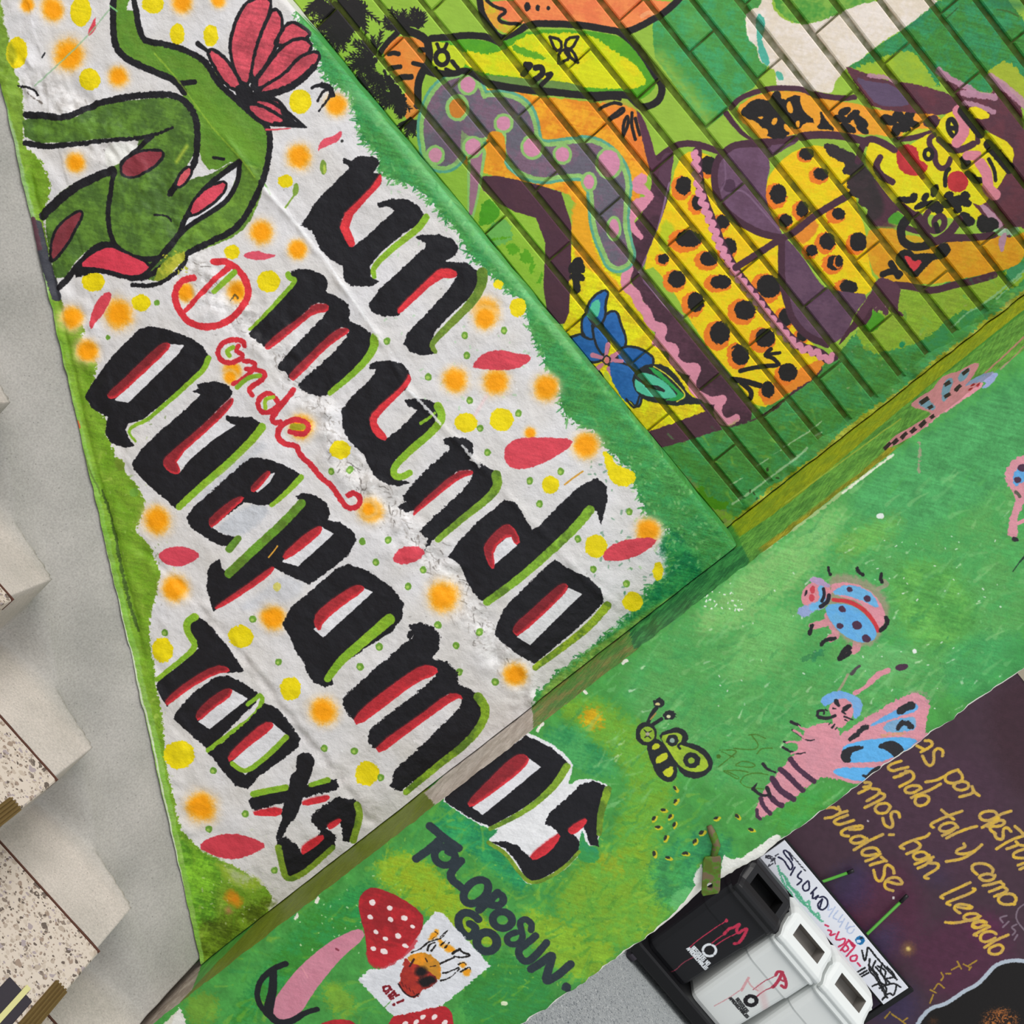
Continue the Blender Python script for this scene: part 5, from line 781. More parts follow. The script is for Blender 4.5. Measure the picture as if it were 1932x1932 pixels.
for t, w, k_ in (('640,380 720,440 760,470', 80, PO), ('1000,600 990,520 1060,470 1110,530 1080,620 980,650 900,590 890,500 930,440', 50, PO), ('720,500 650,580 650,700 700,780 800,810 920,790', 72, PB), ('820,480 880,600 930,740 1000,760 1120,690 1200,600 1250,520', 76, PO), ('1010,570 1030,640', 44, PB), ('700,600 800,640 900,640', 50, PO), ('1150,720 1300,720 1500,700 1620,690', 60, PO)): c.stroke(k_, t, w)
# lower arm, heart, hand
c.poly('E19718', '280,650 400,610 620,620 640,740 700,800 900,830 1100,760 1500,740 1700,690 1800,720 1950,640 1950,930 1700,1060 1400,1110 1100,1180 600,1200 400,1140 300,900', rough=1.5, c2='D9A01C', var=.1)
for t, w, k_ in (('720,520 650,600 650,700 700,780 800,810 920,790', 72, PB), ('930,700 1000,770 1130,700 1300,710 1500,700 1610,680', 60, PO), ('600,1200 760,1215 900,1250 1000,1260 1200,1200 1450,1150 1620,1095', 62, PO)): c.stroke(k_, t, w)
c.poly('D4A81E', '695,680 860,700 900,750 780,760 710,720', rough=1)
c.poly('A89034', '1690,720 1780,640 1730,880', op=0)
c.poly('B98AA0', '1650,740 1740,640 1740,720 1700,890', rough=1)
c.poly(PB, '608,890 660,830 750,838 800,888 900,870 1000,880 1100,840 1150,860 1110,915 970,940 900,1030 790,1135 700,1050 650,1040 600,960', rough=1.5); c.dot(PB, 1090, 830, 70, 64); c.poly('D63A44', '675,900 735,905 785,960 850,938 862,970 790,1062 748,1020')
c.stroke(PB, '460,1090 560,1050 640,1085', 56); c.stroke(PB, '545,975 620,1110', 56)
c.poly('5B3648', '370,1200 430,1118 540,1148 640,1220 632,1330 600,1450 695,1535 560,1490 530,1400 500,1545 430,1450 380,1495 340,1400 240,1595 150,1545 330,1290', rough=1.5)
# chalky strokes and dabs near the column
c.crop(0, 0, 1); c.brush(['5FAE58', '3C8A48', '7CBB5A', '2F7F48', '96B840'], '1212,830 1330,800 1440,800 1560,710 1650,610 1780,560 1932,460 1932,560 1557,860 1400,980', 700, 16, 5, 50, 84, .35, .6, True)
c.crop(*H__)
for t, w in (('1120,1450 1250,1370 1450,1220 1700,1030 1800,940', 16), ('1340,1110 1440,1040', 8), ('1100,1280 1210,1215', 7), ('1490,1000 1560,960', 6), ('1590,935 1700,860 1820,790', 8), ('1830,780 1932,700', 8), ('1880,830 1932,800', 14)): c.stroke('A6C49A', t, w, rough=1.5, op=.85)
c.poly('4E8A0E', '800,1290 850,1280 870,1380 960,1400 1000,1440 1080,1430 1060,1500 980,1510 870,1460 820,1380', rough=3)
c.crop(*G_)
for t, w in (('1500,1400 1700,1250 1932,1050', 18), ('1640,1350 1800,1200 1900,1110', 12), ('1180,1640 1350,1480 1440,1440', 14)): c.stroke('8FBE90', t, w, rough=2, op=.8)
for t in ('1720,1130', ): pass
c.crop(0, 0, 1)
c.stroke('93981C', '1385,985 1452,928 1502,890 1557,850 1602,806 1664,765 1712,730 1764,682 1822,641 1869,603 1940,545', 12, rough=4, c2='A3A83A', var=.3); c.stroke('8A7A62', '1210,850 1290,930 1340,985 1395,1030', 8, rough=5, soft=5, c2='9AA03A', op=.8)
c.specks('2A2C10', '1400,880 1560,960', 26, 2.4, 91, .7); c.specks('B9B08A', '1560,560 1932,860', 60, 1.8, 92, .4)
IM_PAN, IM_BRK, IM_COL, IM_SIDE, IM_BACK, IM_BIN, IM_BOARD = [c.image() for c in (C_PAN, C_BRK, C_COL, C_SIDE, C_BACK, C_BIN, C_BOARD)]
# ------------------------------------------------------------------ materials
def mat(name, rough=.6, color=(.8, .8, .8), spec=.25, metal=0):
    m = bpy.data.materials.new(name)
    m.use_nodes = True
    b = m.node_tree.nodes['Principled BSDF']
    b.inputs['Base Color'].default_value = (*color, 1)
    b.inputs['Roughness'].default_value = rough
    b.inputs['Specular IOR Level'].default_value = spec
    b.inputs['Metallic'].default_value = metal
    return m, m.node_tree.nodes, m.node_tree.links, b
def lin(h):
    c = hexc(h)
    return tuple(float(v) for v in np.where(c <= .04045, c / 12.92, ((c + .055) / 1.055) ** 2.4))
def bump(N, L, b, scale, strength, dist=.002, detail=4, prev=None):
    tc = N.new('ShaderNodeTexCoord')
    n = N.new('ShaderNodeTexNoise'); n.inputs['Scale'].default_value = scale; n.inputs['Detail'].default_value = detail
    L.new(tc.outputs['Object'], n.inputs['Vector'])
    bp = N.new('ShaderNodeBump'); bp.inputs['Strength'].default_value = strength; bp.inputs['Distance'].default_value = dist
    L.new(n.outputs['Fac'], bp.inputs['Height'])
    if prev: L.new(prev.outputs[0], bp.inputs['Normal'])
    L.new(bp.outputs[0], b.inputs['Normal'])
    return bp
def paint_mat(name, im, rough=.5, joint=None, bs=1.0):
    m, N, L, b = mat(name, rough)
    t = N.new('ShaderNodeTexImage'); t.image = im; t.extension = 'EXTEND'
    if joint is None:
        L.new(t.outputs[0], b.inputs['Base Color'])
    else:
        mx = N.new('ShaderNodeMix'); mx.data_type = 'RGBA'; mx.blend_type = 'MIX'
        n = N.new('ShaderNodeTexNoise'); n.inputs['Scale'].default_value = 40
        tc = N.new('ShaderNodeTexCoord'); L.new(tc.outputs['Object'], n.inputs['Vector'])
        mr = N.new('ShaderNodeMapRange'); mr.inputs[1].default_value = .35; mr.inputs[2].default_value = .65
        mr.inputs[3].default_value = .55; mr.inputs[4].default_value = .9
        L.new(n.outputs['Fac'], mr.inputs[0]); L.new(mr.outputs[0], mx.inputs['Factor'])
        L.new(t.outputs[0], mx.inputs['A']); mx.inputs['B'].default_value = (*lin(joint), 1)
        L.new(mx.outputs['Result'], b.inputs['Base Color'])
    p = bump(N, L, b, 55, .55 * bs, .004)
    p2 = bump(N, L, b, 420, .35 * bs, .001, 3, p)
    return m
def plain(name, h, rough=.5, **k):
    return mat(name, rough, lin(h), **k)[0]

# ------------------------------------------------------------------ mesh helpers
def link(name, vs, fs, m=None, parent=None, uv=None, smooth=False, mi=None):
    me = bpy.data.meshes.new(name)
    me.from_pydata([tuple(map(float, v)) for v in vs], [], fs)
    for q in (m if isinstance(m, (list, tuple)) else [m]):
        if q: me.materials.append(q)
    if mi is not None: me.polygons.foreach_set('material_index', mi)
    if smooth: me.polygons.foreach_set('use_smooth', [True] * len(me.polygons))
    if uv:
        co = np.empty(len(me.vertices) * 3); me.vertices.foreach_get('co', co); co = co.reshape(-1, 3)
        li = np.empty(len(me.loops), int); me.loops.foreach_get('vertex_index', li)
        me.uv_layers.new(name='UVMap').data.foreach_set('uv', uv(co)[li].ravel())
    me.update()
    o = bpy.data.objects.new(name, me)
    COL.objects.link(o)
    if parent: o.parent = parent
    return o
def empty(name, loc, label=None, cat=None, group=None, kind=None):
    o = bpy.data.objects.new(name, None); COL.objects.link(o); o.location = loc
    tag(o, label, cat, group, kind)
    return o
def tag(o, label=None, cat=None, group=None, kind=None):
    if label: o['label'] = label
    if cat: o['category'] = cat
    if group: o['group'] = group
    if kind: o['kind'] = kind
    return o
class MB:
    def __init__(s): s.v = []; s.f = []; s.mi = []
    def add(s, vs, fs, mi=0):
        n = len(s.v); s.v += [tuple(v) for v in vs]; s.f += [tuple(i + n for i in f) for f in fs]; s.mi += [mi] * len(fs)
    def box(s, a, b, mi=0, bev=0):
        x0, y0, z0 = a; x1, y1, z1 = b
        if not bev:
            v = [(x, y, z) for x in (x0, x1) for y in (y0, y1) for z in (z0, z1)]
            s.add(v, [(0, 1, 3, 2), (4, 6, 7, 5), (0, 4, 5, 1), (2, 3, 7, 6), (0, 2, 6, 4), (1, 5, 7, 3)], mi)
        else:   # vertical (z) loft of chamfered rectangles
            e = bev
            def ring(i, z):
                X0, X1, Y0, Y1 = x0 + i, x1 - i, y0 + i, y1 - i
                return [(X0 + e, Y0, z), (X1 - e, Y0, z), (X1, Y0 + e, z), (X1, Y1 - e, z), (X1 - e, Y1, z), (X0 + e, Y1, z), (X0, Y1 - e, z), (X0, Y0 + e, z)]
            s.loft([ring(e, z0), ring(0, z0 + e), ring(0, z1 - e), ring(e, z1)], mi)
    def loft(s, rings, mi=0, cap=True):
        n = len(rings[0]); v = [p for r in rings for p in r]; f = []
        for i in range(len(rings) - 1):
            for j in range(n):
                k = (j + 1) % n
                f.append((i * n + j, i * n + k, (i + 1) * n + k, (i + 1) * n + j))
        if cap:
            f.append(tuple(range(n))[::-1]); f.append(tuple(range((len(rings) - 1) * n, len(rings) * n)))
        s.add(v, f, mi)
    def tube(s, pts, r, n=10, mi=0):
        pts = [Vector(p) for p in pts]; rings = []
        if not isinstance(r, (list, tuple)): r = [r] * len(pts)
        for i, p in enumerate(pts):
            d = (pts[min(i + 1, len(pts) - 1)] - pts[max(i - 1, 0)]).normalized()
            u = d.orthogonal().normalized() if i == 0 else (u - d * u.dot(d)).normalized()
            w = d.cross(u)
            rings.append([p + (u * math.cos(2 * math.pi * j / n) + w * math.sin(2 * math.pi * j / n)) * r[i] for j in range(n)])
        s.loft(rings, mi)
    def build(s, name, m, parent=None, smooth=False, off=(0, 0, 0), uv=None):
        v = [(a - off[0], b - off[1], c - off[2]) for a, b, c in s.v]
        return link(name, v, s.f, m, parent, uv, smooth, s.mi)
def uvof(c, off=(0, 0, 0)):
    return lambda co: np.stack([(co[:, c.ax] + off[c.ax] - c.u0) / (c.W * c.res), (co[:, 2] + off[2] - c.v0) / (c.H * c.res)], 1)
def nz(x, y, k=0):
    return lat(np.asarray(x, float) + 100, np.asarray(y, float) + 100, k) - .5

# ------------------------------------------------------------------ wall_left: plastered stair string, ledge and brick infill
wall = empty('wall_left', (0, Y_PAN, 0), kind='structure')
M_PAN = paint_mat('painted_plaster', IM_PAN, .5, bs=1.5)
M_BRK = paint_mat('painted_brick', IM_BRK, .5, bs=.6)
M_JNT = paint_mat('painted_mortar', IM_BRK, .7, joint='4A5210', bs=1.4)
def zline(x):                      # lower edge of the painted string = top of the cement skirt
    return ZC - 1.245 - .5865 * x
ZL = ZC - .034                     # ledge height
def poly_d(px, y):
    P = on_y(px, y)[:, [0, 2]]
    return P
def pl_dist(X, Z, P):
    best = np.full(X.shape, 9.); sg = np.zeros(X.shape)
    for a, b in zip(P[:-1], P[1:]):
        e = b - a; t = np.clip(((X - a[0]) * e[0] + (Z - a[1]) * e[1]) / (e @ e), 0, 1)
        dx = X - a[0] - t * e[0]; dz = Z - a[1] - t * e[1]
        d = np.hypot(dx, dz); m_ = d < best
        best = np.where(m_, d, best); sg = np.where(m_, np.sign(e[0] * dz - e[1] * dx), sg)
    return best, sg
CR_A = poly_d([(420, 250), (500, 360), (560, 425), (600, 480), (660, 560), (710, 630), (770, 735), (830, 800), (880, 850), (960, 940), (1040, 1020), (1100, 1090), (1170, 1150)], Y_PAN)
CR_B = poly_d([(30, 150), (130, 200), (230, 290), (330, 430), (400, 560), (480, 610), (560, 700), (610, 780), (640, 850), (700, 920), (760, 990), (820, 1050), (860, 1120), (900, 1170), (960, 1250), (1000, 1310)], Y_PAN)
CR_C = poly_d([(270, 1040), (330, 1090), (400, 1170), (480, 1260), (560, 1370), (620, 1440), (700, 1550)], Y_PAN)
CR_D = poly_d([(60, 330), (110, 560), (160, 790), (195, 933), (215, 993), (240, 1099), (258, 1171), (270, 1240)], Y_PAN)
xs = np.arange(-1.62, X_C0 + .001, .0055); ts = np.linspace(0, 1, 200)
X, T = np.meshgrid(xs, ts)
Z = zline(X) + (ZL - zline(X)) * T
dA, _ = pl_dist(X, Z, CR_A); dB, sB = pl_dist(X, Z, CR_B); dC, sC = pl_dist(X, Z, CR_C); dD, sD = pl_dist(X, Z, CR_D)
Yd = np.full(X.shape, Y_PAN)
Yd += nz(X * 14, Z * 14, 1) * .006 + nz(X * 45, Z * 45, 2) * .0022
Yd -= np.exp(-(dA / .005) ** 2) * .0035 * (1 + nz(X * 60, Z * 60, 3) * 2)
rb = np.exp(-(dB / .055) ** 2)
Yd += rb * (nz(X * 30, Z * 30, 5) * .012 + nz(X * 95, Z * 95, 6) * .006 + nz(X * 160, Z * 160, 7) * .003) - .004 * np.clip(-sB * dB / .03, -1, 1)
rc = np.exp(-(dC / .02) ** 2)
Yd += np.exp(-(dC / .006) ** 2) * .004 + rc * nz(X * 60, Z * 60, 7) * .008
Yd += np.exp(-(dD / .005) ** 2) * .005 + np.where(Z - zline(X) < .1, nz(X * 50, Z * 50, 8) * .006, 0)
Yd -= np.exp(-((Z - zline(X)) / .02) ** 2) * .005
Yd += np.clip(1 - (ZL - Z) / .012, 0, 1) ** 2 * .006
nx, nt = len(xs), len(ts)
V = np.stack([X.ravel(), Yd.ravel() - Y_PAN, Z.ravel()], 1)
F = [(j * nx + i, j * nx + i + 1, (j + 1) * nx + i + 1, (j + 1) * nx + i) for j in range(nt - 1) for i in range(nx - 1)]
link('plaster_panel', V, F, M_PAN, wall, uvof(C_PAN), True)
# back body of the string and its top ledge
mb = MB()
top = [(x, Yd[-1, i] - .0, ZL) for i, x in enumerate(xs)]
n0 = 0
vs = []; fs = []
for i, x in enumerate(xs):
    for j, (y, dz) in enumerate(((Yd[-1, i], 0), (Y_PAN + .02, .002), (Y_PAN + .12, .004), (Y_BRK + .03, .006))):
        vs.append((x, y - Y_PAN, ZL + dz + (nz(x * 30, y * 30, 4) * .004 if j else 0)))
for i in range(nx - 1):
    for j in range(3): fs.append((i * 4 + j, (i + 1) * 4 + j, (i + 1) * 4 + j + 1, i * 4 + j + 1))
link('ledge', vs, fs, M_PAN, wall, uvof(C_PAN), True)
# bricks
BR0, BRP = ZC + .036 - .0697, .0697
brick0 = None
NB = 0
BX1 = X_C0 + .004
for k in range(0, 17):
    h0 = .333 if k % 2 else .196
    full = sorted(h0 - .2765 * i + random.uniform(-.006, .006) for i in range(8) if h0 - .2765 * i > -1.62)
    full = [-1.6] + full
    full.append(BX1 + .004)
    z0 = BR0 + k * BRP + .0058; z1 = z0 + BRP - .0116
    for a, b_ in zip(full[:-1], full[1:]):
        if b_ < -1.45: continue
        x0 = max(a, -1.6) + .0022; x1 = b_ - .0022
        if x1 - x0 < .02: continue
        j = [random.uniform(-.0015, .0015) for _ in range(4)]
        d = random.uniform(-.0015, .0015); e = .0024
        cx, cz = (x0 + x1) / 2, (z0 + z1) / 2
        mb = MB()
        o = [(x0, z0 + j[0]), (x1, z0 + j[1]), (x1, z1 + j[2]), (x0, z1 + j[3])]
        i_ = [(x0 + e, z0 + e + j[0]), (x1 - e, z0 + e + j[1]), (x1 - e, z1 - e + j[2]), (x0 + e, z1 - e + j[3])]
        fr = Y_BRK + d
        mb.loft([[(x, fr + .05, z) for x, z in o], [(x, fr + e, z) for x, z in o], [(x, fr, z) for x, z in i_]])
        mb.f = [f[::-1] for f in mb.f]
        ob = mb.build('brick', M_BRK, wall, off=(cx, Y_PAN, cz), uv=uvof(C_BRK, (cx, 0, cz)))
        ob.location = (cx, 0, cz); NB += 1
# recessed mortar bed behind the bricks, with ragged plaster dabs at the column end
gx = np.arange(-1.6, X_C0 + .001, .008); gz = np.arange(ZL - .01, ZC + 1.19, .008)
GX, GZ = np.meshgrid(gx, gz)
GY = Y_BRK + .0062 + nz(GX * 70, GZ * 70, 2) * .006 - Y_PAN
edge = np.clip((GX - (X_C0 - .022 + nz(GX * 0, GZ * 25, 5) * .02)) / .012, 0, 1)
GY -= edge * (.022 + nz(GX * 60, GZ * 60, 6) * .01)
V = np.stack([GX.ravel(), GY.ravel(), GZ.ravel()], 1); a, b_ = len(gx), len(gz)
F = [(j * a + i, j * a + i + 1, (j + 1) * a + i + 1, (j + 1) * a + i) for j in range(b_ - 1) for i in range(a - 1)]
mi = [1 if gx[i] > X_C0 - .03 else 0 for j in range(b_ - 1) for i in range(a - 1)]
tag(link('mortar', V, F, [M_JNT, M_BRK], wall, uvof(C_BRK), True, mi), kind='stuff')

# ------------------------------------------------------------------ column with chipped far arris
M_COL = paint_mat('painted_column', IM_COL, .5)
M_SIDE = paint_mat('painted_column_side', IM_SIDE, .55)
M_WHT = plain('bare_white_plaster', 'E9E6DA', .85)
col_ = empty('column', (X_C0, 0, 0), kind='structure')
zs = np.arange(-.02, ZC + 1.25, .006)
fx = np.linspace(0, 1, 40)
vs = []; fs = []; mi = []
CH = on_y([(1392, 1600), (1330, 1665), (1290, 1715)], 0)
for z in zs:
    chip = .004 + .006 * abs(float(nz(3.1, z * 22, 2))) * 2 + .004 * float(nz(5.5, z * 80, 3))
    chip += .022 * math.exp(-((z - CH[1][2] + .005) / .05) ** 2)
    jag = .004 * float(nz(1.2, z * 35, 4)) + .003 * float(nz(7.7, z * 110, 6)) - .006 * math.exp(-((z - CH[1][2] + .02) / .05) ** 2)
    lj = .0025 * float(nz(9.2, z * 45, 5)) + .0018 * float(nz(2.2, z * 120, 1))
    x0 = X_C0 + lj; x1 = X_C1 + jag
    row = [(X_C0, .52), (X_C0 + lj * .5, .12), (X_C0 + lj * .8, .03), (x0, .005), (x0 + .004, .0008)]
    for t in fx[1:-1]:
        x = x0 + .004 + (x1 - chip - x0 - .004) * t
        row.append((x, .0022 * float(nz(x * 18, z * 18, 1)) + .001 * float(nz(x * 60, z * 60, 2))))
    row += [(x1 - chip, .0006), (x1 - chip * .45, .0035 + chip * .25), (x1, .009 + chip * .5), (X_C1, .06), (X_C1, .52)]
    vs += [(x - X_C0, y, z) for x, y in row]
n = len(row)
for j in range(len(zs) - 1):
    for i in range(n - 1):
        fs.append((j * n + i, j * n + i + 1, (j + 1) * n + i + 1, (j + 1) * n + i))
        mi.append(1 if i < 3 else (2 if i >= n - 5 and i < n - 2 else (2 if i == n - 2 else 0)))
def uvc(co):
    f = uvof(C_COL, (X_C0, 0, 0))(co)
    return f
# front and side need different maps: build as two pieces sharing the arris
frontf = [f for f, q in zip(fs, mi) if q != 1]; frontm = [0 if q == 0 else 1 for q in mi if q != 1]
sidef = [f for f, q in zip(fs, mi) if q == 1]
link('front_face', vs, frontf, [M_COL, M_WHT], col_, uvc, True, frontm)
link('return_face', vs, sidef, M_SIDE, col_, lambda co: np.stack([(co[:, 1] - C_SIDE.u0) / (C_SIDE.W * C_SIDE.res), (co[:, 2] - C_SIDE.v0) / (C_SIDE.H * C_SIDE.res)], 1), True)
# ------------------------------------------------------------------ stairs: terrazzo treads, cement gutter and skirt, brass nosings
M_CEM, N, L, b = mat('cement', .8)
tc = N.new('ShaderNodeTexCoord')
n1 = N.new('ShaderNodeTexNoise'); n1.inputs['Scale'].default_value = 7; n1.inputs['Detail'].default_value = 5
n2 = N.new('ShaderNodeTexNoise'); n2.inputs['Scale'].default_value = 260; n2.inputs['Detail'].default_value = 3
n3 = N.new('ShaderNodeTexVoronoi'); n3.inputs['Scale'].default_value = 75
for n_ in (n1, n2, n3): L.new(tc.outputs['Object'], n_.inputs['Vector'])
cr = N.new('ShaderNodeValToRGB'); cr.color_ramp.elements[0].position = .3; cr.color_ramp.elements[1].position = .75
cr.color_ramp.elements[0].color = (*lin('B2ACA3'), 1); cr.color_ramp.elements[1].color = (*lin('CFC6BD'), 1)
L.new(n1.outputs['Fac'], cr.inputs[0])
r2 = N.new('ShaderNodeMapRange'); r2.inputs[1].default_value = .3; r2.inputs[2].default_value = .7; r2.inputs[3].default_value = .84; r2.inputs[4].default_value = 1.12
L.new(n2.outputs['Fac'], r2.inputs[0])
r3 = N.new('ShaderNodeMapRange'); r3.inputs[1].default_value = .05; r3.inputs[2].default_value = .13; r3.inputs[3].default_value = .62; r3.inputs[4].default_value = 1
L.new(n3.outputs['Distance'], r3.inputs[0])
m1 = N.new('ShaderNodeMath'); m1.operation = 'MULTIPLY'; L.new(r2.outputs[0], m1.inputs[0]); L.new(r3.outputs[0], m1.inputs[1])
mx = N.new('ShaderNodeMix'); mx.data_type = 'RGBA'; mx.blend_type = 'MULTIPLY'; mx.inputs['Factor'].default_value = 1
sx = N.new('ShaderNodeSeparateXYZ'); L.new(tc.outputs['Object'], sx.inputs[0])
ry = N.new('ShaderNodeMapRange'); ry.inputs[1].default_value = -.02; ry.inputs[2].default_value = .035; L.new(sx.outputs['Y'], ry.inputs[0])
gm = N.new('ShaderNodeMix'); gm.data_type = 'RGBA'; gm.blend_type = 'MULTIPLY'; L.new(ry.outputs[0], gm.inputs['Factor'])     # shade painted into the steeper skirt, with a greyer cement than the worn gutter
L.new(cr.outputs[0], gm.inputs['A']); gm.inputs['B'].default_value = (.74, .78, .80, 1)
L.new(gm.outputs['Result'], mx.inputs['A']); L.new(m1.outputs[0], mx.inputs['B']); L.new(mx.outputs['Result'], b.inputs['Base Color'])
bump(N, L, b, 180, .3, .0015)
def terrazzo(name, base, chips, scale, lo=.28, rough=.45):
    m, N, L, b = mat(name, rough)
    tc = N.new('ShaderNodeTexCoord')
    ns = N.new('ShaderNodeTexNoise'); ns.inputs['Scale'].default_value = scale * .8
    ad = N.new('ShaderNodeVectorMath'); ad.operation = 'MULTIPLY_ADD'; ad.inputs[1].default_value = (.012,) * 3
    L.new(tc.outputs['Object'], ns.inputs['Vector']); L.new(ns.outputs['Color'], ad.inputs[0]); L.new(tc.outputs['Object'], ad.inputs[2])
    prev = None
    for i, sc in enumerate((scale, scale * 2.1)):
        v = N.new('ShaderNodeTexVoronoi'); v.inputs['Scale'].default_value = sc
        L.new(ad.outputs[0], v.inputs['Vector'])
        sp = N.new('ShaderNodeSeparateColor'); L.new(v.outputs['Color'], sp.inputs[0])
        rp = N.new('ShaderNodeValToRGB'); rp.color_ramp.interpolation = 'CONSTANT'
        while len(rp.color_ramp.elements) < len(chips): rp.color_ramp.elements.new(.5)
        for k, c in enumerate(chips):
            rp.color_ramp.elements[k].position = k / len(chips); rp.color_ramp.elements[k].color = (*lin(c), 1)
        L.new(sp.outputs[0], rp.inputs[0])
        sz = N.new('ShaderNodeMath'); sz.operation = 'MULTIPLY'; sz.inputs[1].default_value = .6; L.new(sp.outputs[1], sz.inputs[0])
        ls = N.new('ShaderNodeMath'); ls.operation = 'LESS_THAN'; L.new(v.outputs['Distance'], ls.inputs[0]); L.new(sz.outputs[0], ls.inputs[1])
        mx = N.new('ShaderNodeMix'); mx.data_type = 'RGBA'; L.new(ls.outputs[0], mx.inputs['Factor'])
        if prev: L.new(prev.outputs['Result'], mx.inputs['A'])
        else: mx.inputs['A'].default_value = (*lin(base), 1)
        L.new(rp.outputs[0], mx.inputs['B']); prev = mx
    L.new(prev.outputs['Result'], b.inputs['Base Color'])
    return m
M_TER = terrazzo('terrazzo_tread', 'CFC3B6', ['9A887A', 'B0A294', '85786E', 'BCAE9F', 'A4989A', 'C2B5A7', '665B54'], 78)
M_FLR = terrazzo('terrazzo_floor', '9FA3A3', ['7E8486', 'B4B8B6', '6A7073', '93989A', 'C3C6C4', '565C60'], 120)
M_BRASS = plain('brass', '8A744A', .45, metal=.8)
M_RUB = plain('rubber', '37333A', .8)
M_YEL = plain('yellow_strip', 'CFCB8E', .6)
M_BRN = plain('joint_brown', '5A3A30', .7)
stairs = empty('stairs', (0, 0, 0), kind='structure')
XN = lambda k: -.046 + .30 * k if k < 2 else .455
ZT = lambda k: ZC - 1.265 - .175 * k
K0, K1 = -5, 2
def tread(x, w):
    z = np.full(np.shape(x), ZT(K0 - 1), float)
    for k in range(K0 - 1, K1):
        t = np.clip((x - XN(k)) / w * .5 + .5, 0, 1)
        z = z - .175 * t * t * (3 - 2 * t)
    return z
gx = np.arange(-1.62, .4551, .006)
ex = [];
for k in range(K0, K1): ex += [XN(k) - .004, XN(k) - .001, XN(k) + .0005, XN(k) + .002, XN(k) + .004]
gx = np.unique(np.round(np.concatenate([gx, ex, [.45, .453, .4562]]), 4))
gy = np.concatenate([np.linspace(-.14, -.02, 14), np.linspace(-.01, .17, 30)])
GX, GY = np.meshgrid(gx, gy)
T = np.clip((GY - .0) / (.158 - .0), 0, 1)
bow = .010 * np.exp(-((GY + .06) / .05) ** 2)
sm_ = np.clip((T - .02) / .38, 0, 1); base = tread(GX, .004 + .34 * sm_ * sm_ * (3 - 2 * sm_))
s_ = T * (T + .12) / 1.12
s_ = np.where(T > .5, s_ + (T - s_) * np.clip((T - .5) * 2, 0, 1), s_)
GZ = base * (1 - s_) + (zline(GX) - .002) * s_
GZ = GZ + nz(GX * 9, GY * 9, 3) * .004 + nz(GX * 40, GY * 40, 5) * .0009
GZ = np.where(GX > .4555, ZT(2) - .175 - .0, GZ)
V = np.stack([GX.ravel(), GY.ravel(), GZ.ravel()], 1); a, b_ = len(gx), len(gy)
F = [(j * a + i, j * a + i + 1, (j + 1) * a + i + 1, (j + 1) * a + i) for j in range(b_ - 1) for i in range(a - 1)]
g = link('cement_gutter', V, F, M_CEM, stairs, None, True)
for k in range(K0, K1 + 1):
    x0, x1, z = XN(k - 1), XN(k), ZT(k)
    mb = MB(); mb.box((x0 + .0, -1.55, z - .04), (x1 + .004, -.1425, z), bev=.003); mb.build('terrazzo_tread', M_TER, stairs)
    mb = MB(); mb.box((x1 - .03, -1.55, z - .176), (x1, -.141, z - .04)); mb.build('riser', M_TER, stairs)
    mb = MB(); mb.box((x0 + .004, -.1435, z - .03), (x1 + .0045, -.1400, z + .0007)); mb.build('joint_strip', M_BRN, stairs)
    # brass nosing: four raised ribs
    mb = MB()
    for q in range(4):
        mb.box((x1 - .0215 + q * .0066, -1.5, z - .004), (x1 - .0180 + q * .0066, -.266, z + .0045))
    mb.box((x1 - .024, -1.5, z - .02), (x1 + .0062, -.266, z + .0015))
    mb.build('brass_nosing', M_BRASS, stairs)
    mb = MB(); mb.box((x1 - .088, -1.45, z - .01), (x1 - .030, -.335, z + .002), bev=.0015)
    r_ = mb.build('rubber_strip', M_RUB, stairs)
    mb = MB(); mb.box((x1 - .057, -1.45, z), (x1 - .047, -.322, z + .0032)); mb.build('yellow_line', M_YEL, stairs)
# solid stair body under the treads
mb = MB()
prof = [(-1.62, ZT(K0) - .2)]
for k in range(K0, K1 + 1): prof += [(XN(k - 1), ZT(k) - .042), (XN(k) - .002, ZT(k) - .042)]
prof += [(XN(K1) - .002, 0), (-1.62, 0)]
fr = [(x, -1.55, z) for x, z in prof]; bk = [(x, Y_PAN + .06, z - .12 if z > .2 else z) for x, z in prof]
fr = [(x, -1.55, z) for x, z in prof]
bk = [(x, -.12, z) for x, z in prof]
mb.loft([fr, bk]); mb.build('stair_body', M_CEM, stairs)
# floor
mb = MB(); mb.box((-3, -4, -.05), (13, 3.3, 0)); o = mb.build('floor', M_FLR); tag(o, kind='structure')
# back body for the wall so nothing is see-through
mb = MB(); mb.box((-1.62, Y_BRK + .03 - Y_PAN, 0), (X_C0, .60, ZC + 1.2)); mb.build('wall_core', M_WHT, wall)
# ------------------------------------------------------------------ wall_back: dark plum mural wall across the hall
wb = empty('wall_back', (0, Y_BACK, 0), kind='structure')
M_PUR = paint_mat('painted_plum_wall', IM_BACK, .45, bs=.25)
ZTOP = on_y([(1921, 1272)], Y_BACK)[0][2]
mb = MB(); mb.box((.6, 0, 0), (13, .12, ZTOP)); mb.build('painted_lower_wall', M_PUR, wb, uv=uvof(C_BACK))
mb = MB(); mb.box((.6, -.004, ZTOP), (13, .12, 3.6)); mb.build('beige_upper_wall', plain('beige_wall', 'A79C88', .8), wb)

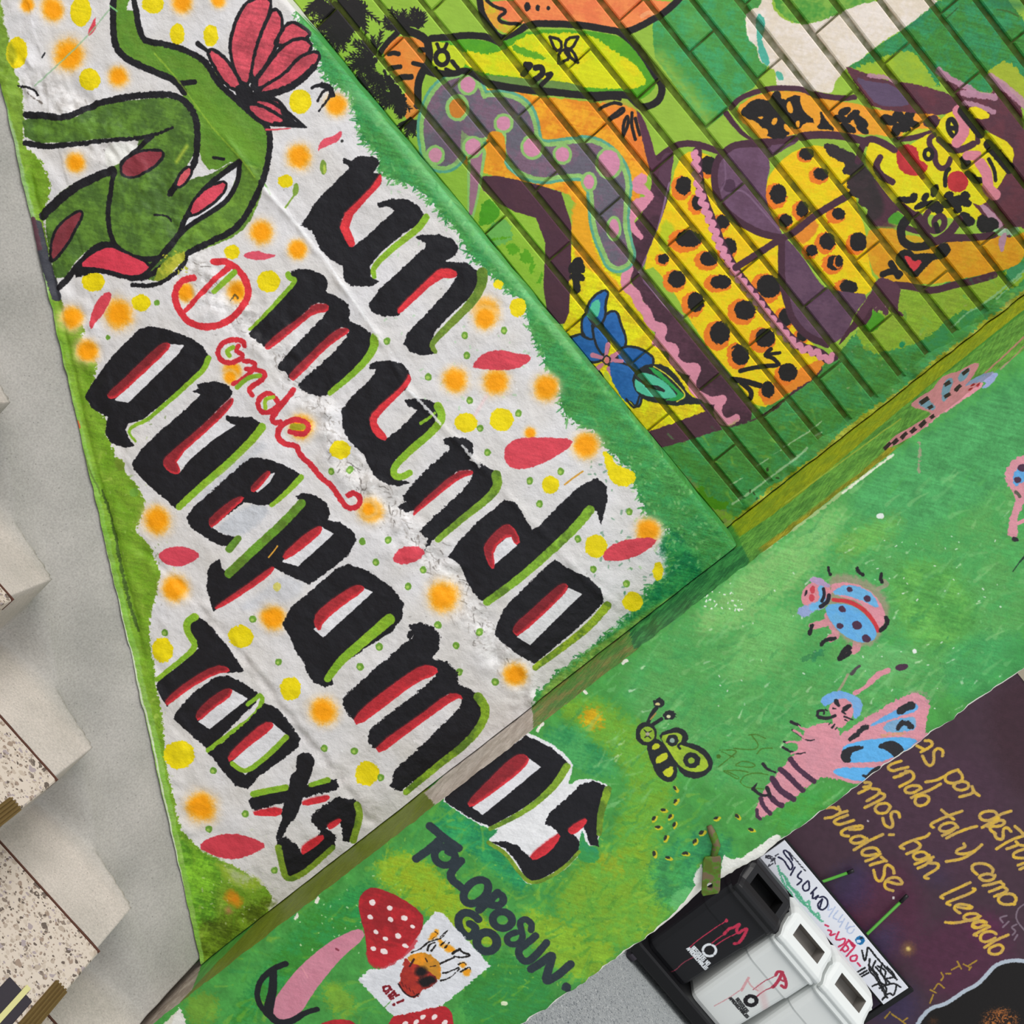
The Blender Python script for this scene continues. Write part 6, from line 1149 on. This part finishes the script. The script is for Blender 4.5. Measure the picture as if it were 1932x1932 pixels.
# ------------------------------------------------------------------ waste station
M_BLK = plain('black_plastic', '1B1B1D', .35)
M_BLK2 = plain('black_plastic_inside', '0A0A0B', .8)
M_WPL = plain('white_plastic', 'D9DDDB', .4)
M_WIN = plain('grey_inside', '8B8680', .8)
M_STL = plain('black_steel', '141416', .4)
M_BODY = paint_mat('printed_bin_body', IM_BIN, .4, bs=0)
def rrect(x0, x1, y0, y1, z, r, zt=None, n=4):
    P = []
    for cx, cy, a0 in ((x1 - r, y0 + r, -90), (x1 - r, y1 - r, 0), (x0 + r, y1 - r, 90), (x0 + r, y0 + r, 180)):
        for i in range(n + 1):
            a = math.radians(a0 + 90 * i / n)
            P.append((cx + r * math.cos(a), cy + r * math.sin(a), z))
    return P
def make_bin(x0, x1, mbody, mlid, min_, label, y0=2.9, z0=.11):
    w = x1 - x0; cx = (x0 + x1) / 2; cy = y0 + .16
    e = empty('waste_bin', (cx, cy, z0), label, 'bin', 'waste bins in the rack')
    off = (cx, cy, z0)
    mb = MB(); R_ = []
    for z, t, r in ((z0, .030, .03), (z0 + .02, .022, .04), (z0 + .36, .008, .045), (z0 + .37, .004, .045), (z0 + .50, .002, .045), (z0 + .52, .002, .045)):
        R_.append(rrect(x0 + t, x1 - t, y0 + t, y0 + .32 - t, z, r))
    mb.loft(R_)
    mb.build('body', mbody, e, off=off, uv=uvof(C_BIN, off), smooth=False)
    # rim lip
    mb = MB(); za = z0 + .51
    mb.loft([rrect(x0 - .002, x1 + .002, y0 - .012, y0 + .322, za, .05), rrect(x0 - .003, x1 + .003, y0 - .016, y0 + .323, za + .008, .05), rrect(x0 - .002, x1 + .002, y0 - .012, y0 + .322, za + .026, .05)])
    mb.build('rim', mlid, e, off=off)
    # hood: bulging lower lip, sloped mouth face with opening, rounded top
    hx0, hx1 = x0 + .004, x1 - .004
    prof = [(-.012, .026), (-.020, .042), (-.016, .062), (.004, .076), (.030, .092), (.075, .150), (.100, .172), (.150, .182), (.250, .175), (.310, .10), (.318, .026)]
    n = 13; us = [0, .03, .09, .15, .19, .24, .5, .76, .81, .85, .91, .97, 1]
    vs = []; fs = []; mi = []
    for j, (py, pz) in enumerate(prof):
        for i, u in enumerate(us):
            s = min(u, 1 - u)
            drop = .0 if s > .08 else (.08 - s) / .08
            zz = pz - (pz - .026) * .22 * drop ** 2 - (.0)
            yy = py + (.014 * drop ** 2 if j < 6 else -.012 * drop ** 2)
            vs.append((hx0 + (hx1 - hx0) * u, y0 + yy, za + zz))
    m = len(us)
    for j in range(len(prof) - 1):
        for i in range(m - 1):
            if j == 4 and 4 <= i <= 7: continue            # the mouth
            fs.append((j * m + i, j * m + i + 1, (j + 1) * m + i + 1, (j + 1) * m + i))
    for i0, sgn in ((0, 1), (m - 1, -1)):
        f = [j * m + i0 for j in range(len(prof))]
        fs.append(tuple(f if sgn < 0 else f[::-1]))
    hood = link('hood', [(a - off[0], b2 - off[1], c - off[2]) for a, b2, c in vs], fs, mlid, e, None, False)
    md = hood.modifiers.new('soft', 'BEVEL'); md.width = .004; md.segments = 2; md.limit_method = 'ANGLE'
    # mouth well
    a = us[4]; b2 = us[8]
    xa, xb = hx0 + (hx1 - hx0) * a, hx0 + (hx1 - hx0) * b2
    p0, p1 = prof[4], prof[5]
    mb = MB()
    o4 = [(xa, y0 + p0[0], za + p0[1]), (xb, y0 + p0[0], za + p0[1]), (xb, y0 + p1[0], za + p1[1]), (xa, y0 + p1[0], za + p1[1])]
    i4 = [(x, y + .07, z - .035) for x, y, z in o4]
    mb.add(o4 + i4, [(4, 5, 6, 7), (0, 1, 5, 4), (1, 2, 6, 5), (2, 3, 7, 6), (3, 0, 4, 7)])
    mb.build('opening', min_, e, off=off)
    return e
make_bin(2.405, 2.735, M_BODY, M_BLK, M_BLK2, 'black waste bin with a red tag, nearest the painted column')
make_bin(2.745, 3.068, M_BODY, M_WPL, M_WIN, 'white waste bin with red graffiti beside the black bin')
make_bin(3.078, 3.401, M_BODY, M_WPL, M_WIN, 'white waste bin at the right end of the rack')
o_ = (2.9, 3.05, 0)
rk = empty('bin_platform', o_, 'low black wheeled platform under the three waste bins', 'platform')
mb = MB(); mb.box((2.36, 2.87, .034), (3.43, 3.225, .108), bev=.01); mb.build('deck', M_STL, rk, off=o_)
for x in (2.40, 3.38):
    for y in (2.90, 3.18):
        mb = MB(); mb.tube([(x - .018, y, .030), (x + .018, y, .030)], .030, 16); mb.build('wheel', M_RUB, rk, off=o_)
YB = 3.243
sg = empty('board_stand', (2.9, YB, 0), 'black steel stand with a long white board of marker tags behind the bins', 'sign')
o_ = (2.9, YB, 0)
bx = on_y([(1434, 1619), (1477, 1587), (1714, 1864), (1670, 1895)], YB - .012)
xl, xr, zb, zt = bx[0][0], bx[2][0], bx[0][2], bx[2][2]
for x0, x1 in ((xl - .115, xl - .004), (xr + .002, xr + .036)):
    mb = MB(); mb.box((x0, YB - .008, .0), (x1, YB + .012, zt + .012), bev=.003); mb.build('post', M_STL, sg, off=o_)
mb = MB(); mb.box((xl - .1, YB - .002, zb - .012), (xr + .03, YB + .008, zt + .012), bev=.002); mb.build('crossbar', M_STL, sg, off=o_)
mb = MB(); mb.box((xl, YB - .012, zb), (xr, YB - .003, zt), bev=.001)
bo = mb.build('board', paint_mat('board_print', IM_BOARD, .35, bs=0), sg, off=o_, uv=uvof(C_BOARD, o_)); bo['label'] = 'white board covered in marker tags'
# two green poles leaning on the wall
M_GRN = plain('green_pole', '4E9A35', .4)
for i, (a, b_, c, lab) in enumerate((((1611, 1642), (1599, 1647), (1473, 1691), 'green pole with a black tip leaning left, behind the white board nearer the column'),
                                ((1712, 1689), (1699, 1702), (1579, 1817), 'green pole with a black tip standing behind the middle of the white board'))):
    A, B_, C_ = on_y([a, b_, c], 3.278)
    d = (C_ - B_) / (B_[2] - C_[2]); E_ = C_ + d * (C_[2] - .02)
    p = empty('green_pole', (E_[0], E_[1], 0), lab, 'pole', 'green poles on the plum wall')
    oo = (E_[0], E_[1], 0)
    mb = MB(); mb.tube([B_, E_], .0075, 10); mb.build('shaft', M_GRN, p, off=oo, smooth=True)
    mb = MB(); mb.tube([A, B_], .0098, 10); mb.build('tip', M_BLK, p, off=oo, smooth=True)
# ------------------------------------------------------------------ steel lug on the column arris
M_LUG, N, L, b = mat('painted_rusty_steel', .6)
tc = N.new('ShaderNodeTexCoord'); n_ = N.new('ShaderNodeTexNoise'); n_.inputs['Scale'].default_value = 45; n_.inputs['Detail'].default_value = 5
L.new(tc.outputs['Object'], n_.inputs['Vector'])
cr = N.new('ShaderNodeValToRGB'); e = cr.color_ramp.elements; e[0].position = .44; e[1].position = .56
e[0].color = (*lin('54641F'), 1); e[1].color = (*lin('6E5E45'), 1); q = e.new(.5); q.color = (*lin('4F7A22'), 1)
L.new(n_.outputs['Fac'], cr.inputs[0]); L.new(cr.outputs[0], b.inputs['Base Color'])
c4 = on_y([(1327, 1617), (1361, 1614), (1358, 1684), (1323, 1690)], -.006)
hc = on_y([(1339, 1670)], -.006)[0]
O4 = c4.mean(0)
ring = []
c4b = [c4[i] * (1 - t) + c4[(i + 1) % 4] * t for i in range(4) for t in (.08, .36, .64, .92)]
hole = [hc + np.array([math.cos(a), 0, math.sin(a)]) * .0062 for a in [0] * 0]
n16 = len(c4b)
ang = [math.atan2(p[2] - hc[2], p[0] - hc[0]) for p in c4b]
hl = [hc + np.array([math.cos(a), 0, math.sin(a)]) * .0060 for a in ang]
vs = []; fs = []
for y in (-.003, .003):
    for p in c4b: vs.append((p[0], p[1] + y, p[2]))
    for p in hl: vs.append((p[0], p[1] + y, p[2]))
for i in range(n16):
    j = (i + 1) % n16
    fs += [(i, j, n16 + j, n16 + i), (2 * n16 + j, 2 * n16 + i, 3 * n16 + i, 3 * n16 + j), (i, 2 * n16 + i, 2 * n16 + j, j), (n16 + j, 3 * n16 + j, 3 * n16 + i, n16 + i)]
lug = empty('steel_lug', tuple(O4), 'green-painted flat steel lug with one hole sticking out of the column edge above the bins', 'bracket')
pl = link('plate', [tuple(np.array(v) - O4) for v in vs], fs, M_LUG, lug)
md = pl.modifiers.new('soft', 'BEVEL'); md.width = .0012; md.segments = 2
st = on_y([(1338, 1558), (1345, 1575), (1352, 1595), (1345, 1622)], -.002)
mb = MB(); mb.tube([tuple(p) for p in st], [.005, .008, .008, .006], 8); mb.build('weld_stub', M_LUG, lug, off=tuple(O4), smooth=True)
